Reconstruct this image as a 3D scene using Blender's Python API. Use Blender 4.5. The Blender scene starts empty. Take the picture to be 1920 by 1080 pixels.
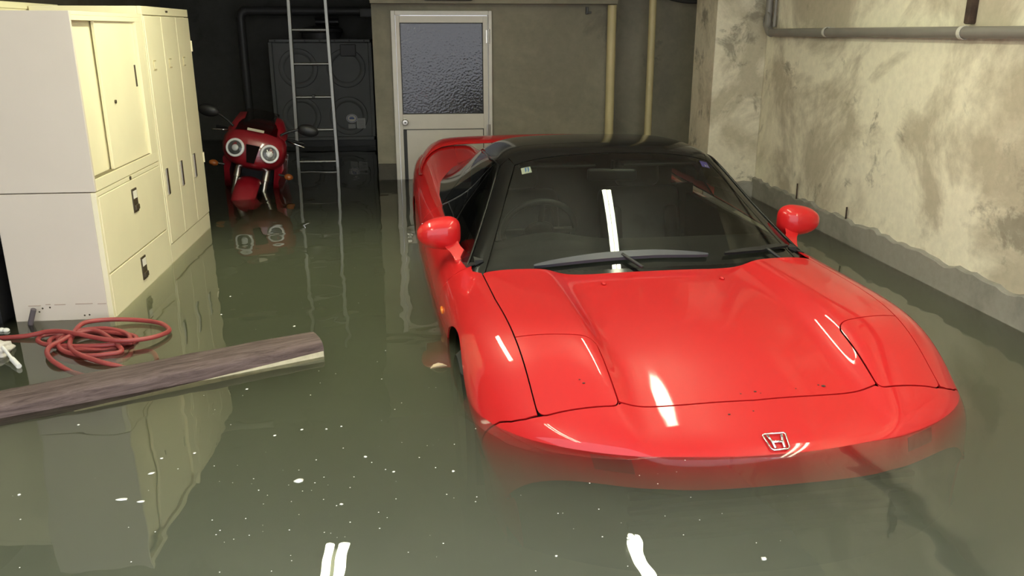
import bpy, bmesh, math, random
import numpy as np
from mathutils import Vector, Matrix, geometry
random.seed(7); np.random.seed(7)
scene = bpy.context.scene
PI = math.pi

# ---------------------------------------------------------------- camera, world, exposure
W = 0.56                                   # height of the flood water above the garage floor
CAM_H, CAM_F, CAM_PITCH, CAM_YAW = 1.74, 1553.0, math.radians(17.3), math.radians(6.17)
cam_d = bpy.data.cameras.new('camera'); cam = bpy.data.objects.new('camera', cam_d)
scene.collection.objects.link(cam)
cam_d.sensor_width = 36.0; cam_d.lens = CAM_F / 1920.0 * 36.0
cam_d.clip_start = .02; cam_d.clip_end = 60
cam.location = (0, 0, CAM_H)
cam.rotation_euler = (PI/2 - CAM_PITCH, 0, -CAM_YAW)
scene.camera = cam
scene.view_settings.view_transform = 'Standard'
scene.view_settings.look = 'None'
scene.view_settings.gamma = 1.0
scene.view_settings.use_curve_mapping = False
scene.view_settings.exposure = -0.08
world = bpy.data.worlds.new('world'); scene.world = world
world.use_nodes = True
world.node_tree.nodes['Background'].inputs[0].default_value = (.90, .92, 1.0, 1)
world.node_tree.nodes['Background'].inputs[1].default_value = 2.9
scene.cycles.volume_bounces = 3
scene.cycles.max_bounces = 10
scene.cycles.transparent_max_bounces = 16
scene.cycles.sample_clamp_indirect = 4.0

# ---------------------------------------------------------------- helpers
COL = scene.collection
def link(o, parent=None):
    COL.objects.link(o)
    if parent is not None: o.parent = parent
    return o
def tag(o, label=None, cat=None, group=None, kind=None):
    if label: o['label'] = label
    if cat: o['category'] = cat
    if group: o['group'] = group
    if kind: o['kind'] = kind
    return o
def empty(name, loc=(0, 0, 0), rz=0, label=None, cat=None, group=None):
    o = bpy.data.objects.new(name, None); o.empty_display_size = .1
    o.location = loc; o.rotation_euler = (0, 0, rz)
    COL.objects.link(o); return tag(o, label, cat, group)
def mesh_obj(name, me, mat=None, parent=None, smooth=False):
    if mat is not None: me.materials.append(mat)
    if smooth: me.shade_smooth()
    o = bpy.data.objects.new(name, me)
    return link(o, parent)
def obj(name, bm, mat=None, parent=None, smooth=False, autosmooth=None):
    bm.normal_update()
    me = bpy.data.meshes.new(name); bm.to_mesh(me); bm.free()
    o = mesh_obj(name, me, mat, parent, smooth)
    if autosmooth is not None:
        me.shade_smooth()
        me.set_sharp_from_angle(angle=math.radians(autosmooth))
    return o
def BM(): return bmesh.new()
def add_box(bm, lo, hi, bevel=0, seg=2, mat=None):
    c = [(a+b)/2 for a, b in zip(lo, hi)]; s = [abs(b-a) for a, b in zip(lo, hi)]
    M = Matrix.Translation(c) @ Matrix.Diagonal((*s, 1))
    if mat is not None: M = mat @ M
    r = bmesh.ops.create_cube(bm, size=1, matrix=M)
    if bevel > 0:
        es = list({e for v in r['verts'] for e in v.link_edges})
        bmesh.ops.bevel(bm, geom=es, offset=bevel, segments=seg, affect='EDGES', profile=.5)
def frame_of(d):
    d = Vector(d).normalized()
    a = Vector((0, 0, 1)) if abs(d.z) < .9 else Vector((1, 0, 0))
    x = a.cross(d).normalized(); return x, d.cross(x)
def add_tube(bm, pts, r, seg=10, caps=True, close=False):
    pts = [Vector(p) for p in pts]; n = len(pts)
    rr = r if isinstance(r, (list, tuple)) else [r]*n
    rings = []; px = None
    for i, p in enumerate(pts):
        if close: d = pts[(i+1) % n] - pts[i-1]
        else: d = (pts[min(i+1, n-1)] - pts[max(i-1, 0)])
        d.normalize()
        if px is None: x, y = frame_of(d)
        else:
            x = (px - d * px.dot(d)).normalized(); y = d.cross(x)
        px = x
        rings.append([bm.verts.new(p + (x*math.cos(2*PI*k/seg) + y*math.sin(2*PI*k/seg))*rr[i]) for k in range(seg)])
    for i in range(n if close else n-1):
        a, b = rings[i], rings[(i+1) % n]
        for k in range(seg): bm.faces.new((a[k], a[(k+1) % seg], b[(k+1) % seg], b[k]))
    if caps and not close:
        bm.faces.new(rings[0][::-1]); bm.faces.new(rings[-1])
def add_lathe(bm, prof, seg=24, mat=None):
    """profile of (r, z) turned around z"""
    M = mat or Matrix.Identity(4); rings = []
    for r, z in prof:
        if r < 1e-6: rings.append([bm.verts.new(M @ Vector((0, 0, z)))])
        else: rings.append([bm.verts.new(M @ Vector((r*math.cos(2*PI*k/seg), r*math.sin(2*PI*k/seg), z))) for k in range(seg)])
    for a, b in zip(rings[:-1], rings[1:]):
        for k in range(seg):
            q = [a[k % len(a)], a[(k+1) % seg % len(a)], b[(k+1) % seg % len(b)], b[k % len(b)]]
            u = []
            for v in q:
                if v not in u: u.append(v)
            if len(u) > 2: bm.faces.new(u)
def add_ellipsoid(bm, c, r, u=20, v=12, mat=None):
    M = Matrix.Translation(c) @ Matrix.Diagonal((*r, 1))
    if mat is not None: M = mat @ M
    bmesh.ops.create_uvsphere(bm, u_segments=u, v_segments=v, radius=1, matrix=M)
def add_prism(bm, poly, z0, z1, mat=None):
    """polygon in xy pulled up from z0 to z1"""
    M = mat or Matrix.Identity(4)
    a = [bm.verts.new(M @ Vector((x, y, z0))) for x, y in poly]
    b = [bm.verts.new(M @ Vector((x, y, z1))) for x, y in poly]
    n = len(poly)
    bm.faces.new(a[::-1]); bm.faces.new(b)
    for i in range(n): bm.faces.new((a[i], a[(i+1) % n], b[(i+1) % n], b[i]))
def cat_spline(P, n=8, close=False):
    P = [Vector(p) for p in P]; out = []; m = len(P)
    for i in range(m if close else m-1):
        if close: p0, p1, p2, p3 = P[i-1], P[i], P[(i+1) % m], P[(i+2) % m]
        else: p0, p1, p2, p3 = P[max(i-1, 0)], P[i], P[i+1], P[min(i+2, m-1)]
        for k in range(n):
            t = k/n
            out.append(.5*((2*p1) + (p2-p0)*t + (2*p0-5*p1+4*p2-p3)*t*t + (3*p1-p0-3*p2+p3)*t**3))
    if not close: out.append(P[-1])
    return out
def sweep_bm(bm, path, sections):
    """loft closed sections (lists of Vector) and cap the ends"""
    rings = [[bm.verts.new(p) for p in s] for s in sections]
    n = len(rings[0])
    for a, b in zip(rings[:-1], rings[1:]):
        for k in range(n): bm.faces.new((a[k], a[(k+1) % n], b[(k+1) % n], b[k]))
    bm.faces.new(rings[0][::-1]); bm.faces.new(rings[-1])
def R3(x=0, y=0, z=0):
    return Matrix.Rotation(z, 4, 'Z') @ Matrix.Rotation(y, 4, 'Y') @ Matrix.Rotation(x, 4, 'X')
def T3(x, y, z): return Matrix.Translation((x, y, z))

# ---------------------------------------------------------------- materials
def new_mat(name):
    m = bpy.data.materials.new(name); m.use_nodes = True
    nt = m.node_tree; return m, nt, nt.nodes['Principled BSDF']
def node(nt, kind, **kw):
    n = nt.nodes.new(kind)
    for k, v in kw.items():
        if k.startswith('i_'):
            key = k[2:]; key = int(key) if key.isdigit() else key.replace('_', ' ')
            n.inputs[key].default_value = v
        else: setattr(n, k, v)
    return n
def plain(name, col, rough=.5, metal=0, coat=0, spec=.5, noise=0, nscale=6, bump=0, bscale=40):
    m, nt, b = new_mat(name)
    b.inputs['Base Color'].default_value = (*col, 1); b.inputs['Roughness'].default_value = rough
    b.inputs['Metallic'].default_value = metal; b.inputs['Coat Weight'].default_value = coat
    b.inputs['Coat Roughness'].default_value = .04; b.inputs['Specular IOR Level'].default_value = spec
    if noise or bump:
        tc = node(nt, 'ShaderNodeTexCoord')
    if noise:
        n = node(nt, 'ShaderNodeTexNoise', i_Scale=nscale, i_Detail=5.0, i_Roughness=.6)
        nt.links.new(tc.outputs['Object'], n.inputs['Vector'])
        mp = node(nt, 'ShaderNodeMapRange', i_1=.3, i_2=.7, i_3=1-noise, i_4=1+noise*.5)
        nt.links.new(n.outputs['Fac'], mp.inputs[0])
        mx = node(nt, 'ShaderNodeVectorMath', operation='SCALE'); mx.inputs[0].default_value = col
        nt.links.new(mp.outputs[0], mx.inputs['Scale']); nt.links.new(mx.outputs[0], b.inputs['Base Color'])
    if bump:
        n2 = node(nt, 'ShaderNodeTexNoise', i_Scale=bscale, i_Detail=4.0)
        nt.links.new(tc.outputs['Object'], n2.inputs['Vector'])
        bp = node(nt, 'ShaderNodeBump', i_Strength=bump, i_Distance=.01)
        nt.links.new(n2.outputs['Fac'], bp.inputs['Height']); nt.links.new(bp.outputs[0], b.inputs['Normal'])
    return m
def emit(name, col, strength):
    m, nt, b = new_mat(name)
    b.inputs['Base Color'].default_value = (*col, 1)
    b.inputs['Emission Color'].default_value = (*col, 1); b.inputs['Emission Strength'].default_value = strength
    return m
def concrete(name, base, stain, dark, scale=1.0, peel=.5, rough=.85, streak=0.0):
    """old painted concrete: base paint, blotchy stains, peeled dark flakes"""
    m, nt, b = new_mat(name); L = nt.links.new
    tc = node(nt, 'ShaderNodeTexCoord')
    n1 = node(nt, 'ShaderNodeTexNoise', i_Scale=1.1*scale, i_Detail=7.0, i_Roughness=.62, i_Distortion=.7)
    L(tc.outputs['Object'], n1.inputs['Vector'])
    r1 = node(nt, 'ShaderNodeValToRGB'); r1.color_ramp.elements[0].position = .45; r1.color_ramp.elements[1].position = .57
    r1.color_ramp.elements[0].color = (0, 0, 0, 1); r1.color_ramp.elements[1].color = (1, 1, 1, 1)
    L(n1.outputs['Fac'], r1.inputs[0])
    mx = node(nt, 'ShaderNodeMix', data_type='RGBA'); mx.inputs[6].default_value = (*base, 1); mx.inputs[7].default_value = (*stain, 1)
    L(r1.outputs[0], mx.inputs[0])
    n2 = node(nt, 'ShaderNodeTexNoise', i_Scale=3.4*scale, i_Detail=9.0, i_Roughness=.7, i_Distortion=.5)
    L(tc.outputs['Object'], n2.inputs['Vector'])
    n3 = node(nt, 'ShaderNodeTexNoise', i_Scale=1.6*scale, i_Detail=3.0)
    L(tc.outputs['Object'], n3.inputs['Vector'])
    ad = node(nt, 'ShaderNodeMath', operation='MULTIPLY'); L(n2.outputs['Fac'], ad.inputs[0]); L(n3.outputs['Fac'], ad.inputs[1])
    r2 = node(nt, 'ShaderNodeValToRGB')
    r2.color_ramp.elements[0].position = .365 - .05*peel; r2.color_ramp.elements[1].position = .43 - .05*peel
    r2.color_ramp.elements[0].color = (0, 0, 0, 1); r2.color_ramp.elements[1].color = (1, 1, 1, 1)
    L(ad.outputs[0], r2.inputs[0])
    ms = node(nt, 'ShaderNodeMath', operation='MULTIPLY', i_1=.75); L(r2.outputs[0], ms.inputs[0])
    mx2 = node(nt, 'ShaderNodeMix', data_type='RGBA'); mx2.inputs[7].default_value = (*dark, 1)
    L(ms.outputs[0], mx2.inputs[0]); L(mx.outputs[2], mx2.inputs[6])
    n4 = node(nt, 'ShaderNodeTexNoise', i_Scale=16*scale, i_Detail=8.0, i_Roughness=.7)
    L(tc.outputs['Object'], n4.inputs['Vector'])
    m4 = node(nt, 'ShaderNodeMapRange', i_1=.3, i_2=.7, i_3=.90, i_4=1.08); L(n4.outputs['Fac'], m4.inputs[0])
    sc = node(nt, 'ShaderNodeVectorMath', operation='SCALE'); L(mx2.outputs[2], sc.inputs[0]); L(m4.outputs[0], sc.inputs['Scale'])
    L(sc.outputs[0], b.inputs['Base Color'])
    b.inputs['Roughness'].default_value = rough
    bp = node(nt, 'ShaderNodeBump', i_Strength=.22, i_Distance=.010)
    h = node(nt, 'ShaderNodeMath', operation='SUBTRACT'); L(n2.outputs['Fac'], h.inputs[0]); L(r2.outputs[0], h.inputs[1])
    h2 = node(nt, 'ShaderNodeMath', operation='MULTIPLY_ADD', i_1=.25); L(n4.outputs['Fac'], h2.inputs[0]); L(h.outputs[0], h2.inputs[2])
    L(h2.outputs[0], bp.inputs['Height']); L(bp.outputs[0], b.inputs['Normal'])
    return m
def glass_mat(name, tint, ior=1.5, rough=0.0, bump=0, bscale=60):
    """thin pane: tinted see-through film with Fresnel mirror reflection"""
    m, nt, b = new_mat(name); L = nt.links.new; nt.nodes.remove(b)
    out = nt.nodes['Material Output']
    tr = node(nt, 'ShaderNodeBsdfTransparent'); tr.inputs[0].default_value = (*tint, 1)
    gl = node(nt, 'ShaderNodeBsdfGlossy'); gl.inputs['Roughness'].default_value = rough; gl.inputs[0].default_value = (1, 1, 1, 1)
    fr = node(nt, 'ShaderNodeFresnel'); fr.inputs['IOR'].default_value = ior
    mx = node(nt, 'ShaderNodeMixShader'); L(fr.outputs[0], mx.inputs[0]); L(tr.outputs[0], mx.inputs[1]); L(gl.outputs[0], mx.inputs[2])
    L(mx.outputs[0], out.inputs[0])
    return m

M = {}
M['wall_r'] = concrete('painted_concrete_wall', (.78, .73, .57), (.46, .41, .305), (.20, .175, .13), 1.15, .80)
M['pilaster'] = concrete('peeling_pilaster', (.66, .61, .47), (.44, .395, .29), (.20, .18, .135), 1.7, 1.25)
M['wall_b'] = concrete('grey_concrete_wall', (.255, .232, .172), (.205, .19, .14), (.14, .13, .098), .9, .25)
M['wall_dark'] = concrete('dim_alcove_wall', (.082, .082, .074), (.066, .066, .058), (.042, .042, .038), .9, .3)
M['wall_l'] = concrete('left_concrete_wall', (.30, .27, .20), (.25, .22, .16), (.17, .15, .11), .9, .3)
M['ceil'] = concrete('ceiling_concrete', (.80, .80, .77), (.70, .70, .67), (.4, .39, .36), .7, .25)
M['skirt'] = concrete('cement_skirting', (.26, .245, .21), (.20, .19, .16), (.15, .14, .115), 1.6, .35)
M['skirt_d'] = concrete('wet_cement', (.085, .08, .062), (.065, .06, .048), (.04, .04, .03), 1.6, .4)
M['floor'] = plain('floor_concrete', (.2, .19, .16), .8, noise=.3)
M['red'] = plain('red_paint', (.52, .011, .013), .5, coat=.8, spec=.15)
M['black_paint'] = plain('black_paint', (.004, .004, .004), .10, spec=.25)
M['black_trim'] = plain('black_trim', (.012, .012, .013), .45)
M['black_rubber'] = plain('black_rubber', (.015, .015, .015), .7)
M['gap'] = plain('panel_gap_black', (.006, .003, .003), .9, spec=.1)
M['chrome'] = plain('chrome', (.8, .8, .8), .12, metal=1)
M['chrome_dark'] = plain('worn_steel', (.45, .43, .38), .35, metal=1)
M['alu'] = plain('ladder_aluminium', (.36, .36, .335), .45, metal=1)
M['interior'] = plain('interior_black', (.018, .018, .017), .75)
M['seat'] = plain('seat_leather', (.02, .02, .019), .5)
M['glass'] = glass_mat('windscreen_glass', (.62, .66, .62), 1.45)
M['glass_side'] = glass_mat('tinted_side_glass', (.22, .24, .22), 1.42)
M['glass_dark'] = plain('dark_rear_glass', (.006, .006, .007), .06)
M['amber'] = plain('amber_lens', (.75, .22, .02), .25, coat=.6)
M['wiper'] = plain('wiper_grey', (.045, .047, .06), .5)
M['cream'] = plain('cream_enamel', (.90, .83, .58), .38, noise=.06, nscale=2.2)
M['cream_side'] = plain('cream_enamel_shaded', (.66, .59, .50), .5, noise=.05, nscale=1.5)  # same cream enamel, with the cooler shade of the near sides put into the colour
M['cream_dark'] = plain('cream_shadow_gap', (.16, .13, .07), .7)
M['tan_mark'] = plain('tide_stain', (.40, .31, .24), .7)
M['tan_tag'] = plain('tan_name_tag', (.50, .43, .25), .6)
M['handle_dark'] = plain('dark_handle', (.06, .045, .025), .4)
M['label_white'] = plain('white_paper', (.85, .82, .72), .6)
M['door_alu'] = plain('door_aluminium', (.62, .58, .50), .42, metal=0, noise=.08, nscale=3)
M['door_frame'] = plain('door_frame_aluminium', (.66, .63, .56), .4, noise=.1, nscale=4)
M['gasket'] = plain('dark_gasket', (.03, .03, .03), .6)
M['pipe_cream'] = plain('cream_pipe', (.55, .47, .25), .5, noise=.12, nscale=5)
M['pipe_grey'] = plain('grey_vinyl_pipe', (.20, .185, .165), .45, noise=.12, nscale=6)
M['rust'] = plain('rusty_iron', (.05, .03, .02), .9, noise=.5, nscale=20, bump=.6, bscale=60)
M['tank'] = plain('grey_tank_panel', (.15, .155, .15), .55, noise=.15, nscale=4)
M['pale_clip'] = plain('pale_clip', (.55, .53, .47), .45)
M['dark_metal'] = plain('dark_steel', (.05, .05, .05), .5)
M['hose'] = plain('red_rubber_hose', (.30, .05, .048), .42, noise=.18, nscale=12)
M['white_cloth'] = plain('white_cloth', (.62, .58, .52), .9, noise=.15, nscale=25, bump=.4, bscale=80)
M['white_plastic'] = plain('white_plastic', (.85, .84, .80), .4)
M['foam'] = plain('pale_foam', (.80, .80, .72), .7)
M['leaf'] = plain('dead_leaf', (.55, .42, .26), .7)

# ---------------------------------------------------------------- lamps of the garage (twin fluorescent tubes), one of them added
LAMP_E = 42.0
M['tube'] = emit('fluorescent_tube', (.98, 1.0, .73), LAMP_E)
M['lamp_white'] = plain('lamp_housing_white', (.8, .8, .76), .4)
CEIL = 2.68; LAMP_Z = 2.40
def ceiling_lamp(x, y, length, label, rz=0, ntube=2, gap=.05, base=.03, rad=.016):
    t = empty('ceiling_light', (x, y, LAMP_Z), rz, label, 'lamp', 'fluorescent ceiling lamps')
    bm = BM(); h = length/2
    P = [(-base, 0), (-base, -.035), (-base*.7, -.045), (base*.7, -.045), (base, -.035), (base, 0)]
    a = [bm.verts.new((px, -h, pz)) for px, pz in P]; b = [bm.verts.new((px, h, pz)) for px, pz in P]
    bm.faces.new(a); bm.faces.new(b[::-1])
    for i in range(6): bm.faces.new((a[i], b[i], b[(i+1) % 6], a[(i+1) % 6]))
    obj('housing', bm, M['lamp_white'], t)
    for e in (-1, 1):
        bm = BM(); add_tube(bm, [(0, e*h*.7, 0), (0, e*h*.7, CEIL-LAMP_Z)], .007, 8); obj('hanger_rod', bm, M['lamp_white'], t)
    for s in ([-1, 1] if ntube == 2 else [0]):
        bm = BM(); add_tube(bm, [(s*gap, -h+.03, -.092), (s*gap, h-.03, -.092)], rad, 12)
        obj('tube', bm, M['tube'], t, autosmooth=50)
        for e in (-1, 1):
            bm = BM(); add_box(bm, (s*gap-.012, e*(h-.015)-.014, -.112), (s*gap+.012, e*(h-.015)+.014, -.03), .003)
            obj('socket', bm, M['lamp_white'], t)
    return t
ceiling_lamp(1.15, 3.58, 1.25, 'twin tube lamp on the ceiling above the red car', gap=.019, base=.022, rad=.017)
ceiling_lamp(-.56, 3.80, 1.25, 'wide twin tube lamp on the ceiling beside the cabinets', gap=.038, base=.028, rad=.027)
ceiling_lamp(2.08, 1.66, 1.25, 'twin tube lamp on the ceiling beside the stained right wall')
ceiling_lamp(-.56, 1.65, 1.25, 'unseen twin tube lamp added to brighten the open water')  # added out of view to lift the near water

# ---------------------------------------------------------------- room shell
XL, XR, YB, YA, YF = -2.75, 2.44, 6.88, 9.75, -0.5
def struct(name, bm, mat, parent=None, **kw):
    o = obj(name, bm, mat, parent, **kw)
    if parent is None: o['kind'] = 'structure'
    return o
bm = BM(); add_box(bm, (XL-.3, YF, -.2), (XR+.3, YA+.3, 0)); struct('floor', bm, M['floor'])
bm = BM(); add_box(bm, (XL-.3, 1.0, CEIL), (XR+.3, YA+.3, CEIL+.2)); struct('ceiling', bm, M['ceil'])
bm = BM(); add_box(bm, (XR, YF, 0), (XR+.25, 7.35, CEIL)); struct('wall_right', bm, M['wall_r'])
bm = BM(); add_box(bm, (XL-.25, YF, 0), (XL, YA+.25, CEIL)); struct('wall_left', bm, M['wall_l'])
# back wall: plate with a door opening, then a recess behind the two upright pipes
DX0, DX1, DZ1 = -.212, .580, 1.885
bm = BM()
add_box(bm, (-.36, YB, 0), (DX0, YB+.16, CEIL)); add_box(bm, (DX1, YB, 0), (1.60, YB+.16, CEIL)); add_box(bm, (DX0, YB, DZ1), (DX1, YB+.16, CEIL))
add_box(bm, (1.60, YB+.24, 0), (XR, YB+.40, CEIL)); add_box(bm, (1.45, YB+.16, 0), (1.60, YB+.40, CEIL))
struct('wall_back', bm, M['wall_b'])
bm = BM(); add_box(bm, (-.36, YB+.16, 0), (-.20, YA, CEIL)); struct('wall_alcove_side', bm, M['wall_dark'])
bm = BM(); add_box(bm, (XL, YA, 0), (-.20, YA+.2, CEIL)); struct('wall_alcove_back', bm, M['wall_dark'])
bm = BM(); add_box(bm, (-.36, 6.72, 1.935), (1.56, YB, CEIL)); struct('trim_1', bm, M['wall_b'])        # ceiling beam over the door
# pilaster on the right wall
bm = BM(); add_box(bm, (2.065, 5.86, 0), (XR, 6.32, CEIL), .006); struct('trim_2', bm, M['pilaster'])
# chipped cement skirtings
def rough_skirt(name, p0, p1, nrm, z1, thick, mat, amp=.012):
    bm = BM(); p0 = Vector((*p0, 0)); p1 = Vector((*p1, 0)); n = Vector((*nrm, 0)); L = (p1-p0).length; k = max(2, int(L/.04))
    rows = []
    for i in range(k+1):
        p = p0.lerp(p1, i/k); zt = z1 + amp*(math.sin(i*.61)+.7*math.sin(i*1.73+1)+random.uniform(-.8, .8))*.6
        rows.append([bm.verts.new(p), bm.verts.new(p + n*thick), bm.verts.new(p + n*thick*1.0 + Vector((0, 0, zt-.006))), bm.verts.new(p + n*thick*.8 + Vector((0, 0, zt))), bm.verts.new(p + Vector((0, 0, zt+.004)))])
    for a, b in zip(rows[:-1], rows[1:]):
        for j in range(4): bm.faces.new((a[j], b[j], b[j+1], a[j+1]))
    bm.faces.new(rows[0]); bm.faces.new(rows[-1][::-1])
    bmesh.ops.recalc_face_normals(bm, faces=bm.faces)
    return struct(name, bm, mat)
rough_skirt('baseboard_right', (XR, YF), (XR, 5.86), (-1, 0), .695, .022, M['skirt'])
rough_skirt('baseboard_pilaster', (2.065-.02, 5.86), (XR, 5.86), (0, -1), .675, .022, M['skirt'])
rough_skirt('baseboard_back', (-.36, YB), (DX0-.002, YB), (0, -1), .685, .012, M['skirt_d'], .002)
rough_skirt('baseboard_back_right', (DX1+.002, YB), (1.60, YB), (0, -1), .685, .012, M['skirt_d'], .002)

# ---------------------------------------------------------------- flood water
m, nt, b = new_mat('murky_flood_water'); nt.nodes.remove(b); L = nt.links.new
out = nt.nodes['Material Output']
tr = node(nt, 'ShaderNodeBsdfTransparent'); gl = node(nt, 'ShaderNodeBsdfGlossy'); gl.inputs['Roughness'].default_value = .0
gl.inputs[0].default_value = (1, 1, 1, 1)
fr = node(nt, 'ShaderNodeFresnel'); fr.inputs['IOR'].default_value = 1.5
tc = node(nt, 'ShaderNodeTexCoord')
nz = node(nt, 'ShaderNodeTexNoise', i_Scale=1.5, i_Detail=2.0, i_Roughness=.35, i_Distortion=.3)
L(tc.outputs['Object'], nz.inputs['Vector'])
nz2 = node(nt, 'ShaderNodeTexNoise', i_Scale=5.5, i_Detail=1.0, i_Roughness=.3, i_Distortion=.4); L(tc.outputs['Object'], nz2.inputs['Vector'])
ma = node(nt, 'ShaderNodeMath', operation='MULTIPLY_ADD', i_1=.30); L(nz2.outputs['Fac'], ma.inputs[0]); L(nz.outputs['Fac'], ma.inputs[2])
bp = node(nt, 'ShaderNodeBump', i_Strength=1.0, i_Distance=.006); L(ma.outputs[0], bp.inputs['Height'])
L(bp.outputs[0], gl.inputs['Normal']); L(bp.outputs[0], fr.inputs['Normal'])
mx = node(nt, 'ShaderNodeMixShader'); L(fr.outputs[0], mx.inputs[0]); L(tr.outputs[0], mx.inputs[1]); L(gl.outputs[0], mx.inputs[2])
L(mx.outputs[0], out.inputs['Surface'])
vs = node(nt, 'ShaderNodeVolumeScatter'); vs.inputs['Color'].default_value = (.96, 1.0, .80, 1); vs.inputs['Density'].default_value = 1.62; vs.inputs['Anisotropy'].default_value = -.6
va = node(nt, 'ShaderNodeVolumeAbsorption'); va.inputs['Color'].default_value = (.20, .26, .0, 1); va.inputs['Density'].default_value = 2.2
av = node(nt, 'ShaderNodeAddShader'); L(vs.outputs[0], av.inputs[0]); L(va.outputs[0], av.inputs[1]); L(av.outputs[0], out.inputs['Volume'])
M['water'] = m
bm = BM(); e_ = .002; add_prism(bm, [(XL+e_, YF+.05), (XR-e_, YF+.05), (XR-e_, YB+.24-e_), (1.60+e_, YB+.24-e_), (1.60+e_, YB-e_), (DX1, YB-e_), (DX1, YB+.06), (DX0, YB+.06), (DX0, YB-e_), (-.36-e_, YB-e_), (-.36-e_, YA-e_), (XL+e_, YA-e_)], .002, W)
tag(obj('flood_water', bm, M['water']), 'murky olive flood water filling the whole garage', 'water', kind='stuff')

# ---------------------------------------------------------------- aluminium door in the back wall
door = empty('door_1', (0, YB, 0)); door['kind'] = 'structure'
def dbox(name, lo, hi, mat, bev=.003, par=None): 
    bm = BM(); add_box(bm, lo, hi, bev); return obj(name, bm, mat, par or door)
fy0, fy1 = -.035, .10
for nm, lo, hi in (('frame_jamb', (DX0, fy0, 0), (DX0+.033, fy1, DZ1)), ('frame_jamb', (DX1-.028, fy0, 0), (DX1, fy1, DZ1)), ('frame_head', (DX0+.033, fy0, DZ1-.034), (DX1-.028, fy1, DZ1))):
    dbox(nm, lo, hi, M['door_frame'], .004)
lx0, lx1, lz1 = DX0+.036, DX1-.031, DZ1-.037
gx0, gx1, gz0, gz1 = -.146, .510, 1.088, 1.795
px0, px1, pz1 = -.116, .512, .968
leaf = []
for nm, lo, hi in (('stile', (lx0, -.012, .02), (gx0, .03, lz1)), ('stile', (gx1, -.012, .02), (lx1, .03, lz1)), ('top_rail', (gx0, -.012, gz1), (gx1, .03, lz1)),
                   ('middle_rail', (gx0, -.012, pz1), (gx1, .03, gz0)), ('bottom_rail', (gx0, -.012, .02), (gx1, .03, .16))):
    dbox(nm, lo, hi, M['door_alu'], .002)
dbox('lower_panel', (gx0, .0, .16), (gx1, .02, pz1), M['door_alu'], 0)
for lo, hi in (((gx0, -.004, pz1-.006), (gx1, .004, pz1)), ((gx1-.006, -.004, .2), (gx1, .004, pz1)), ((gx0, -.004, .2), (gx0+.028, .006, pz1))):
    dbox('panel_gasket', lo, hi, M['gasket'], 0)
for lo, hi in (((gx0, -.006, gz0), (gx1, .01, gz0+.007)), ((gx0, -.006, gz1-.007), (gx1, .01, gz1)), ((gx0, -.006, gz0), (gx0+.007, .01, gz1)), ((gx1-.007, -.006, gz0), (gx1, .01, gz1))):
    dbox('glazing_gasket', lo, hi, M['gasket'], 0)
gm, nt, b = new_mat('dark_patterned_glass'); L = nt.links.new
b.inputs['Base Color'].default_value = (.03, .03, .034, 1); b.inputs['Roughness'].default_value = .15; b.inputs['Specular IOR Level'].default_value = .6
tc = node(nt, 'ShaderNodeTexCoord'); v1 = node(nt, 'ShaderNodeTexVoronoi', i_Scale=70.0); v1.feature = 'SMOOTH_F1'
n1 = node(nt, 'ShaderNodeTexNoise', i_Scale=3.0, i_Detail=1.0); L(tc.outputs['Object'], n1.inputs['Vector'])
L(tc.outputs['Object'], v1.inputs['Vector'])
bp = node(nt, 'ShaderNodeBump', i_Strength=.35, i_Distance=.004); L(v1.outputs['Distance'], bp.inputs['Height'])
L(bp.outputs[0], b.inputs['Normal']); M['door_glass'] = gm
dbox('pane', (gx0+.004, .002, gz0+.004), (gx1-.004, .008, gz1-.004), gm, 0)
bm = BM(); add_lathe(bm, [(0, .0), (.024, 0), (.026, .004), (.014, .008), (.012, .03), (.022, .036), (.026, .048), (.02, .058), (0, .06)], 20, T3(-.128, -.012, 1.029) @ R3(PI/2))
kn = obj('knob', bm, M['chrome_dark'], door, autosmooth=40)
bm = BM(); add_lathe(bm, [(0, 0), (.006, 0), (.006, .004), (0, .004)], 12, T3(-.128, -.072, 1.029) @ R3(PI/2)); obj('keyhole', bm, M['gasket'], kn)
for z in (1.69, .95):
    bm = BM(); add_tube(bm, [(lx1+.006, -.04, z-.055), (lx1+.006, -.04, z+.055)], .008, 10); add_box(bm, (lx1-.016, -.016, z-.05), (lx1+.02, -.010, z+.05))
    h = obj('hinge', bm, M['chrome_dark'], door, autosmooth=40)

# ---------------------------------------------------------------- pipes, conduits and fittings
def pipe(name, pts, r, mat, label, cat='pipe', group=None, par=None, seg=14):
    bm = BM(); add_tube(bm, pts, r, seg); o = obj(name, bm, mat, par, autosmooth=40)
    if label: tag(o, label, cat, group)
    return o
pipe('drain_pipe', [(1.555, YB-.05, 0), (1.540, YB-.05, 1.93)], .036, M['pipe_cream'], 'thick cream upright drain pipe nearer the door')
pipe('drain_pipe', [(1.903, YB+.02, 0), (1.885, YB+.02, CEIL)], .030, M['pipe_cream'], 'thinner cream upright drain pipe running up into the ceiling')
wp = empty('wall_pipe', (2.40, 4.0, 1.725), 0, 'grey horizontal pipe clamped along the stained right wall', 'pipe')
o = pipe('pipe_run', [(0, -4.4, 0.012), (0, 0, .004), (0, 1.72, -.002)], .026, M['pipe_grey'], None, par=wp)
el = [(0, 1.70 + .07*math.sin(a), .07*(1-math.cos(a)) - .002) for a in np.linspace(0, PI/2, 9)]
o = pipe('elbow', el, .029, M['pipe_grey'], None, par=wp)
o = pipe('pipe_riser', [(0, 1.77, .066), (0, 1.77, .66)], .026, M['pipe_grey'], None, par=wp)
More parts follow.
